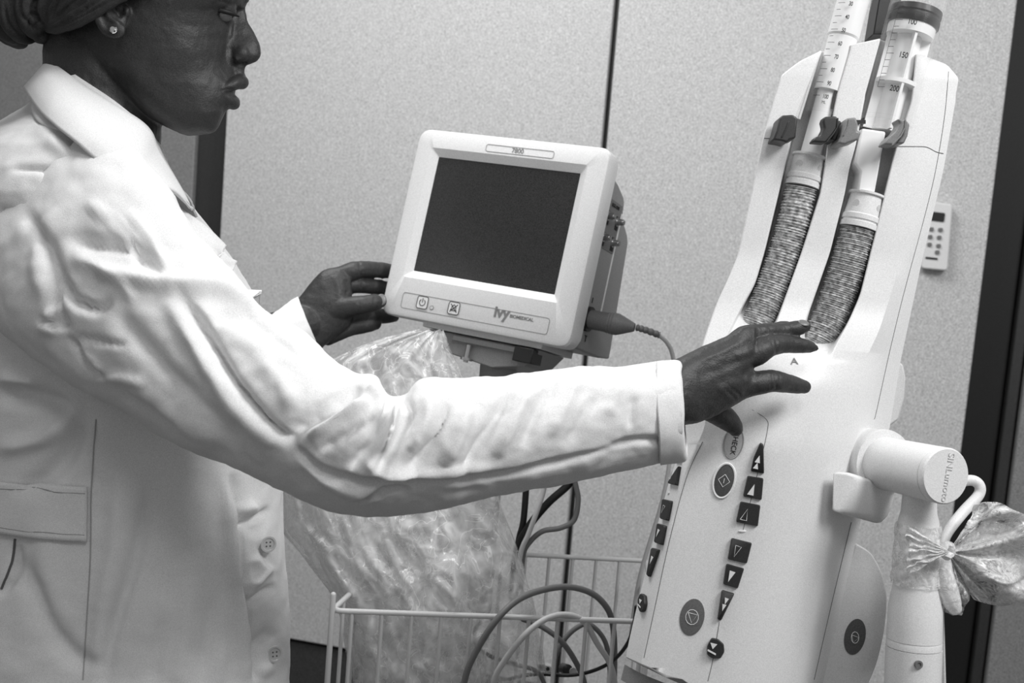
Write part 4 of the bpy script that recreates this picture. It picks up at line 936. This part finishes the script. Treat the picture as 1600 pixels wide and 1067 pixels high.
# fingernails
def nail(c, u, v_, n):
    return MB().ell(c, u, v_, n * .0011, 20, 8).mesh()
def nail_px(x, y, d, ax, ay, an, lean=(0, 0)):
    u = (RIGHT * math.cos(an) - UP * math.sin(an)); v_ = (RIGHT * math.sin(an) + UP * math.cos(an)); n = (VIEW + RIGHT * lean[0] + UP * lean[1]).normalized()
    u = (u - n * u.dot(n)).normalized(); v_ = n.cross(u)
    obj('fingernail', nail(P(x, y, d), u * ax, v_ * ay, n), M_palm, per, ang=0)
nail_px(1256, 504.5, 1.0095, .0052, .0038, .1, (.25, .9))
nail_px(596, 468, 1.4515, .0065, .0075, 0, (.25, .2))
# eye
ey = MB().ell(P(349.5, 22.5, DC - .0240), RIGHT * .0085, UP * .0070, VIEW * .0108, 24, 16)
M_eye = mat('eyeball', .22, .25)
obj('eye', ey.mesh(), M_eye, per, ang=0)
obj('eye', MB().ell(P(350, 22, DC + .0244), RIGHT * .0100, UP * .0080, VIEW * .0112, 24, 16).mesh(), M_eye, per, ang=0)
lash = MB().tube([P(*p) for p in cr([(330, 11, DC - .0400), (340, 15.0, DC - .0374), (352, 18.0, DC - .0358), (364, 21.5, DC - .0300), (374, 26, DC - .022)], 5)], [float(v) for v in np.interp(np.linspace(0, 1, 21), [0, .3, .7, 1], [.0008, .0023, .0022, .0006])], 8)
obj('eyelashes', lash.mesh(), M_hair, per, ang=0)
obj('eyebrow', MB().tube([P(*p) for p in cr([(328, -12, DC - .0525), (350, -16, DC - .0435), (370, -12, DC - .0285)], 6)], [float(v) for v in np.interp(np.linspace(0, 1, 13), [0, .5, 1], [.0008, .0024, .0016])], 8, flat=.5).mesh(), M_hair, per, ang=0)
# stud earring
ec = P(177.5, 46.5, DC - .0868)
obj('stud_earring', MB().lathe(ec - VIEW * .001, ec + VIEW * .01, [(0, .0034), (.0018, .0036), (.0022, .0032), (.0040, .0022), (.0046, 0)], 10).mesh(), mat('polished_metal_stud', .85, .12, metal=1), per, ang=15)
# short curly hair at the nape
hb_ = MB()
for i in range(46):
    yy_ = 52 + 40 * random.random(); xx_ = interp(yy_, [50, 70, 92], [78, 80, 88]) + 26 * random.random() ** 2
    c = P(xx_, yy_, DC - .035 * random.random() * (1 if xx_ < 90 else 1.25)); r = .0022 + .0014 * random.random(); a0 = random.random() * 6
    hb_.tube([c + RIGHT * r * math.cos(a0 + j) + UP * r * math.sin(a0 + j) + VIEW * .0006 * j for j in range(6)], .0007, 5)
obj('hair', hb_.mesh(), M_hair, per, ang=0)

# --- headscarf
sc_ = MB(); rings = []
SR = [(-162,250,180,215,.02),(-154,310,130,220,.05),(-130,356,98,222,.068),(-95,384,78,222,.080),(-60,396,68,218,.086),(-40,398,66,218,.0875)]
sy_ = [r[0] for r in SR]
for y in np.arange(-162, -39, 4):
    v_ = [interp(y, sy_, [r[i] for r in SR]) for i in range(1, 5)]
    rings.append([P(p[0], p[1], p[2]) for p in []] or half_ring(y, v_[0], v_[1], v_[2], v_[3], DC, 80, .8))
sc_.loft(rings)
# back of the head and wrap down to the nape
rings = []
for y, xf, xb, H in ((-60, 330, 66, .086), (-30, 262, 64, .086), (0, 195, 64, .083), (14, 160, 65, .079), (26, 138, 67, .073), (38, 112, 70, .066), (48, 92, 72, .056)):
    rings.append(half_ring(y, xf, xb, (xf + xb) / 2 - 10, H, DC, 60, .7))
sc_.loft(rings)
def band(pts, sides=(1,), flat=.55):
    for sg in sides:
        q = cr(pts, 7); sc_.tube([P(a, b_, DC - sg * c) for a, b_, c, r in q], [r * px_ for a, b_, c, r in q], 16, True, flat=1.0)
for pts in (
  [(74,48,.050,4),(90,46,.064,7),(120,34,.078,9),(150,19,.0875,9),(172,4,.0915,9),(200,-12,.0925,10),(235,-28,.089,11),(280,-48,.084,12)],
  [(72,44,.055,4),(95,32,.070,8),(130,14,.081,10),(170,-8,.087,11),(220,-35,.090,12),(280,-65,.085,13)],
  [(72,40,.055,4),(92,20,.070,7),(120,-2,.081,9),(160,-28,.088,11),(220,-62,.090,12)],
  [(71,38,.054,4),(84,14,.066,7),(104,-12,.077,9),(140,-44,.086,11),(200,-84,.086,12)],
  [(70,36,.050,4),(77,8,.060,6),(90,-24,.070,8),(120,-62,.078,10)],
  [(300,-46,.078,11),(350,-44,.058,11),(385,-42,.024,11),(396,-42,.0,11)],
  [(290,-66,.078,12),(345,-66,.058,12),(384,-66,.022,12),(392,-66,.0,12)]):
    band(pts, (1, -1))
# bun of gathered cloth at the back
sc_.ell(P(22, -18, DC - .01), RIGHT * 66 * px_, UP * 74 * px_, VIEW * .055, 40, 24)
bun = [
  [(70,44,.030,4),(62,54,.034,9),(48,40,.048,14),(40,10,.058,16),(44,-30,.060,16),(60,-80,.05,12)],
  [(68,46,.034,4),(58,60,.030,6),(62,40,.050,7),(66,10,.060,9),(74,-30,.064,10)],
  [(66,48,.020,4),(44,60,.024,9),(24,46,.040,15),(12,10,.052,18),(14,-40,.054,18)],
  [(60,52,.012,4),(30,62,.012,8),(8,48,.028,15),(-14,18,.038,18),(-22,-20,.040,18)],
  [(50,56,.0,5),(24,66,.0,8),(2,52,.010,12),(-30,26,.010,16),(-44,-16,.010,16)],
  [(72,48,.036,4),(68,62,.036,6),(60,63,.030,5)],
  [(70,50,.03,4),(74,60,.034,5),(68,66,.026,4)],
]
for pts in bun: band(pts, (1,)); band([(a, b_, c * .6, r) for a, b_, c, r in pts], (-1,))
sc_.ell(P(27, 67, DC - .006), RIGHT * 15 * px_, UP * 9 * px_, VIEW * .012, 20, 10)
scm = remeshed(sc_.mesh(), .0016, 2, .5)
folds(scm, [([(70,46),(52,20),(58,-10)], -.0035, 3), ([(60,50),(30,20),(32,-20)], -.003, 3.5), ([(46,52),(45,30),(52,22),(58,32),(50,48)], -.003, 2.5), ([(40,58),(14,40),(6,5)], -.003, 3.5),
 ([(76,46),(110,34),(150,12),(190,-8)], -.002, 2), ([(74,42),(100,22),(135,0)], -.002, 2.2), ([(80,34),(105,10),(130,-10)], -.002, 2.2), ([(90,40),(125,20),(140,8)], -.0015, 2), ([(78,30),(88,5),(100,-10)], -.002, 2.2)], True)
fbm(scm, .0012, 45, 8)
obj('headscarf', scm, M_scarf, per, ang=0)

# --- lab coat
TR = [(158,52,160,.045),(168,42,190,.075),(182,18,215,.105),(198,-14,235,.128),(225,-50,250,.148),(260,-85,262,.160),(300,-115,280,.166),(345,-135,318,.168),(400,-150,362,.166),(450,-158,392,.162),(500,-163,410,.158),(600,-165,432,.153),(700,-165,440,.150),(760,-166,441,.150),(830,-168,444,.152),(900,-172,449,.155),(1000,-180,452,.158),(1067,-186,453,.162),(1130,-192,455,.168)]
ty = [r[0] for r in TR]; rings = []
NT = 260
def coat_ring(y, n=NT):
    a, b_, r = [interp(y, ty, [q[i] for q in TR]) for i in (1, 2, 3)]
    return half_ring(y, b_, a, (a + b_) / 2, r, 1.12, n, .86, dy=.0)
for y in np.arange(158, 1131, 4): rings.append(coat_ring(y))
last = rings[-1]
for i in range(1, 40): rings.append([p - Z * (.012 * i) + (p - P(130, 1130, 1.12)).normalized() * .0009 * i for p in last])
cm = MB().loft(rings, caps=False).mesh()
FT = [
 # belt side and waist
 ([(362,745),(370,800),(378,880),(388,960),(396,1060)], -0.0162, 5), ([(352,745),(360,820),(372,920),(384,1060)], 0.0081, 12),
 ([(366,740),(380,800),(400,830),(420,800)], -0.0054, 9), ([(376,822),(400,812),(424,795)], -0.0081, 5), ([(376,800),(400,790)], 0.0068, 9), ([(388,945),(410,930),(430,915)], -0.0095, 5), ([(392,920),(420,890),(430,900)], 0.0081, 7), ([(405,850),(425,880),(432,905)], -0.0054, 5), ([(395,870),(412,890)], 0.0054, 9),
 ([(398,1010),(415,990),(425,1000)], -0.0054, 8), ([(405,1050),(425,1040)], 0.0041, 8),
 ([(230,760),(215,860),(190,940),(172,1000),(160,1067)], -0.0095, 11), ([(190,740),(180,850),(165,950),(150,1060)], 0.0081, 16),
 ([(300,900),(290,980),(275,1067)], 0.0041, 12), ([(330,930),(322,1000),(312,1067)], -0.0034, 8), ([(350,930),(345,1000),(340,1067)], 0.0027, 7), ([(250,960),(240,1067)], -0.0027, 9),
 ([(60,780),(75,900),(95,1000)], 0.0041, 20), ([(30,870),(70,950),(110,1020),(160,1040)], -0.0081, 16), ([(130,640),(110,700),(70,745),(30,770)], -0.0108, 14), ([(0,700),(60,690),(110,655)], 0.0081, 12), ([(0,620),(50,620),(110,640)], -0.0135, 14), ([(0,590),(60,600)], 0.0068, 10),
 ([(0,930),(20,900),(26,850)], -0.0068, 6), ([(150,650),(145,760)], -0.0027, 4),
 # shoulder and chest
 ([(110,215),(170,265),(215,320),(250,350)], -0.0054, 7), ([(60,200),(120,255),(180,300)], 0.0054, 14), ([(170,300),(215,330),(270,400)], 0.0054, 9), ([(140,270),(190,290),(225,300),(258,330)], -0.0068, 6), ([(0,330),(40,340)], -0.0068, 7), ([(20,265),(90,270),(140,310)], -0.0041, 7),
 ([(270,320),(310,370),(350,420),(375,455)], -0.0054, 6), ([(255,300),(300,360),(340,410)], 0.0054, 7)]
folds(cm, FT)
fbm(cm, .0035, 9, 4); fbm(cm, .0009, 45, 2)
coat = obj('lab_coat', cm, M_coat, per, ang=0)
# belt: broad band at the back waist
bl = MB(); rings = []
for k in range(NT // 2 - 10, -2, -1): pass
def coat_at(x, y, lift):
    p, n = hit(CB, x, y); return p + n * lift
CB = bvh_of(coat)
def patch(name, left, right, k, lift, m, parent, th=.002, bulge=0., nv=14):
    """cloth strip laid on the coat between two pixel edges"""
    A, B = cr(left, k), cr(right, k); rows = []
    for a, b_ in zip(A, B):
        rows.append([coat_at(a[0] + (b_[0] - a[0]) * j / nv, a[1] + (b_[1] - a[1]) * j / nv, lift + bulge * math.sin(math.pi * j / nv)) for j in range(nv + 1)])
    return obj(name, MB().loft(rows, closed=False, caps=False).mesh(), m, parent, ang=0, solid=-th)
patch('belt', [(-60,742),(0,752),(70,757),(138,760)], [(-60,820),(0,832),(70,842),(138,846)], 5, .0022, M_coat, coat, .0022)
def stitch(pts, parent, r=.0005, lift=.0042, m=None):
    return obj('stitching', MB().tube([coat_at(p[0], p[1], lift) for p in cr(pts, 8)], r, 5).mesh(), m or M_coat_shade, parent)
stitch([(0, 762), (70, 767), (136, 770)], coat); stitch([(0, 822), (70, 832), (136, 836)], coat)
obj('side_seam', MB().tube([coat_at(p[0], p[1], .0003) for p in cr([(150, 655), (143, 760), (142, 846), (140, 900), (134, 1000), (130, 1062)], 8)], .0006, 6).mesh(), M_coat_shade, coat)
obj('side_seam', MB().tube([coat_at(p[0], p[1], .0003) for p in cr([(24, 842), (18, 880), (2, 920)], 8)], .0011, 6).mesh(), M_line, coat)
# front placket with buttons
patch('front_placket', [(434, 762), (438, 860), (446, 960), (446, 1062)], [(380, 740), (384, 850), (398, 950), (402, 1062)], 8, .0014, M_coat, coat, .0022, .0004) if False else None
for x, y in ((417, 849), (427, 1021)):
    p, n = hit(CB, x, y); n = (n + VIEW * 1.2).normalized(); p += n * .002
    bt = obj('button', MB().lathe(p, p + n, [(0, 0), (0, .0072), (.0016, .0078), (.003, .0074), (.003, .0058), (.0020, .0050), (.0020, 0)], 28).mesh(), mat('pearly_button', .6, .2), coat)
    rt_ = n.cross(UP).normalized(); uu_ = n.cross(rt_)
    for a_, b_ in ((.0018, .0018), (-.0018, .0018), (.0018, -.0018), (-.0018, -.0018)):
        obj('button_hole', MB().cyl(p + n * .0019 + rt_ * a_ + uu_ * b_, p + n * .0023 + rt_ * a_ + uu_ * b_, .0008, n=8).mesh(), M_line, bt)
# near sleeve
SL = [((150,185),(-70,400),1.00,.040), ((205,225),(-40,470),.985,.062), ((262,292),(10,528),.965,.070), ((318,372),(90,586),.945,.071), ((365,428),(160,628),.928,.070), ((412,487),(240,676),.912,.068), ((470,520),(330,718),.896,.066), ((520,558),(400,748),.884,.065), ((556,580),(460,776),.876,.064), ((586,587),(520,799),.872,.063), ((607,616),(574,806),.871,.060), ((633,617),(622,803),.874,.059), ((660,593),(670,797),.880,.059), ((725,592),(735,786),.890,.057), ((815,584),(825,770),.903,.054), ((900,575),(910,752),.917,.051), ((980,571),(985,735),.932,.048), ((1040,566),(1044,724),.946,.0465), ((1062,567),(1066,718),.952,.0460)]
sl = MB(); rows = pair_loft(sl, SL, 16, 150, .95, caps=False)
slm = sl.mesh()
FS = [
 ([(40,330),(80,400),(85,480),(110,540)], -.009, 11), ([(95,330),(60,400),(70,470)], .004, 13),
 ([(106,372),(150,380),(210,390),(255,430)], -.008, 10), ([(110,400),(190,430),(270,445),(350,450),(410,500)], .008, 12), ([(90,430),(110,465),(150,482),(172,465)], -.009, 7), ([(85,480),(70,500)], .006, 8), ([(88,410),(100,440),(120,455)], -.004, 4),
 ([(63,497),(90,510),(105,505)], -.006, 5), ([(60,510),(100,520),(115,540)], .005, 8), ([(105,525),(130,560),(160,590)], -.009, 4.5), ([(110,527),(150,532),(195,540)], -.005, 5), ([(165,592),(190,590),(230,600)], .005, 8), ([(118,545),(150,570),(158,592)], .004, 6),
 ([(180,480),(240,560),(310,630),(380,690)], -.005, 15), ([(150,420),(190,445),(210,470)], .004, 8), ([(210,600),(270,650),(340,700)], .004, 14), ([(180,610),(230,640),(280,670)], -.003, 9),
 ([(283,462),(330,530),(370,600),(430,670),(458,690)], -.010, 7), ([(262,470),(315,560),(370,640),(430,695)], .006, 13), ([(300,470),(360,520),(430,560)], .003, 16), ([(400,560),(440,600),(460,640)], .004, 14),
 ([(330,500),(380,500),(420,510)], -.004, 12), ([(155,330),(200,370),(225,420),(250,435)], -.005, 4.5), ([(140,320),(190,360),(210,400)], .005, 7), ([(200,330),(240,380),(262,430)], .003, 8), ([(370,470),(420,520),(470,560)], -.003, 7),
 # elbow and forearm
 ([(452,690),(470,665),(520,632),(560,598)], -.011, 10), ([(460,698),(500,735),(546,750),(600,757)], -.009, 6), ([(470,715),(530,762),(600,784)], .005, 11), ([(480,682),(520,655),(575,622)], .008, 11), ([(500,705),(540,680),(570,660)], -.005, 7),
 ([(609,618),(605,650),(588,690),(545,735)], -.013, 9), ([(632,622),(640,645),(615,700),(585,745)], -.008, 7), ([(619,632),(612,670),(598,705)], .009, 6), ([(575,600),(592,625),(585,660)], .006, 8), ([(560,715),(600,740),(650,738)], .005, 9),
 ([(702,632),(690,670),(660,715),(640,740)], -.009, 9), ([(668,620),(665,660),(640,705)], .006, 10), ([(735,632),(716,680),(690,725)], .007, 10), ([(800,612),(770,662),(722,738)], -.009, 9), ([(835,606),(808,650),(775,712)], .006, 10), ([(868,592),(845,640),(818,700)], -.006, 8), ([(905,590),(885,635),(860,680)], .004, 9), ([(930,620),(912,655),(895,690)], -.004, 7),
 ([(540,756),(620,753),(760,746),(860,727),(950,702)], -.006, 5), ([(560,742),(650,742),(780,728)], .004, 7), ([(965,600),(950,650)], .003, 9), ([(955,700),(1000,688),(1050,690)], -.004, 6), ([(990,620),(985,670)], -.003, 6),
 ([(556,786),(600,770),(640,765)], -.005, 4), ([(690,770),(760,765)], -.002, 5)]
folds(slm, FS)
fbm(slm, .0030, 12, 7); fbm(slm, .0016, 38, 1)
slv = obj('sleeve', slm, M_coat, coat, ang=0, solid=.0018)
SB_ = bvh_of(slv)
# cuff hem
cf = MB(); pair_loft(cf, [((1026,566),(1032,727),.9405,.0474), ((1040,565),(1046,725),.944,.0472), ((1058,565),(1068,721),.951,.0468), ((1064,571),(1073,715),.955,.0460), ((1062,576),(1071,709),.955,.044)], 6, 110, .95, caps=False)
cfm = cf.mesh(); fbm(cfm, .0022, 16, 7); obj('cuff', cfm, M_coat, coat, ang=0, solid=.0018)
# far sleeve
fs = MB(); pair_loft(fs, [((250,330),(150,480),1.26,.05), ((340,430),(300,600),1.30,.055), ((395,492),(400,640),1.34,.05), ((425,492),(455,600),1.39,.045), ((448,474),(486,570),1.43,.04), ((466,465),(503,553),1.45,.038)], 8, 80, 1., caps=False)
fsm = fs.mesh(); folds(fsm, [([(430,500),(460,540),(490,560)], -.003, 9), ([(420,480),(440,500)], .003, 8)]); fbm(fsm, .003, 18, 3)
obj('sleeve', fsm, M_coat, coat, ang=0, solid=.002)
# collar
def cloth(name, A, B, m, parent, k=8, nv=16, th=.0022, bulge=.0, wr_=.0015, seed=0):
    A, B = cr(A, k), cr(B, k); rows = []
    for i, (a, b_) in enumerate(zip(A, B)):
        row = []
        for j in range(nv + 1):
            t = j / nv; q = a + (b_ - a) * t
            row.append(P(q[0], q[1], q[2] - bulge * math.sin(math.pi * t) + wr_ * noise.noise(V((i * .12, t * 3, seed)))))
        rows.append(row)
    return obj(name, MB().loft(rows, closed=False, caps=False).mesh(), m, parent, ang=0, solid=th, sub=0)
cloth('collar', [(96,100,1.16),(84,91,1.12),(76,92,1.075),(100,110,1.045),(135,135,1.025),(180,163,1.010),(218,186,1.005),(238,206,1.008),(250,235,1.012),(272,272,1.016),(288,300,1.022),(299,322,1.03)],
      [(50,150,1.17),(40,142,1.12),(37,138,1.06),(60,172,1.005),(84,195,.975),(118,222,.955),(150,250,.945),(182,272,.945),(210,283,.955),(240,290,.970),(268,300,.99),(300,330,1.03)], M_coat, coat, bulge=.012, seed=1)
cloth('collar_stand', [(92,92,1.15),(84,92,1.09),(120,118,1.045),(180,158,1.02),(236,204,1.015)], [(60,175,1.15),(48,165,1.07),(60,190,1.0),(110,210,.985),(160,235,.985)], M_coat, coat, seed=4)
cloth('lapel', [(228,262,1.04),(246,286,1.035),(262,288,1.03),(285,300,1.03),(299,318,1.03)], [(230,280,1.06),(245,300,1.055),(262,318,1.05),(280,330,1.045),(306,340,1.035)], M_coat_shade, coat, seed=6)
cloth('lapel', [(240,284,1.02),(262,308,1.02),(290,330,1.022),(322,352,1.025),(354,383,1.03)], [(262,330,1.0),(290,370,1.0),(318,395,1.0),(338,400,1.01),(343,404,1.02)], M_coat, coat, bulge=.004, seed=2)
cloth('front_frill', [(344,402,1.01),(350,393,1.02),(360,402,1.025),(371,408,1.03)], [(330,410,1.0),(345,432,1.0),(352,438,1.01),(361,430,1.02)], M_coat, coat, seed=3, k=4)
cloth('front_frill', [(352,420,1.0),(362,430,1.01),(376,448,1.02),(392,452,1.02),(409,453,1.02)], [(349,445,.99),(358,458,.99),(372,466,.995),(388,467,1.0),(407,455,1.015)], M_coat, coat, seed=8, k=4)
cloth('front_frill', [(374,466,1.005),(390,466,1.01),(407,456,1.02)], [(385,474,1.005),(398,482,1.01),(405,486,1.02)], M_coat_shade, coat, seed=9, k=4)
cloth('front_edge', [(262,318,1.0),(300,372,.99),(335,420,.985),(352,450,.985)], [(240,300,.985),(280,368,.97),(318,425,.965),(350,462,.965)], M_coat, coat, bulge=.002, seed=5)
# lower clothing below the frame
for sg in (-1, 1):
    hp = P(130, 1100, 1.12 + sg * .085); a = V((hp.x, hp.y, .80)); f_ = V((hp.x + .01, hp.y, .07))
    obj('trouser_leg', MB().tube([V((a.x, a.y, .95)), a, V((a.x + .015, a.y, .45)), V((f_.x, f_.y, .08))], [.085, .082, .062, .055], 24).mesh(), M_scarf, per, ang=60)
    rgs = []
    for t_, w_, h_ in ((-.09, .02, .03), (-.08, .034, .06), (-.03, .038, .075), (.04, .042, .062), (.11, .046, .045), (.16, .038, .034), (.175, .015, .02)):
        rgs.append([V((f_.x + t_, f_.y + w_ * math.cos(k * math.pi / 10), max(0.001, h_ * .5 + h_ * .5 * math.sin(k * math.pi / 10)))) for k in range(20)])
    obj('shoe', MB().loft(rgs).mesh(), M_blk, per, ang=60)
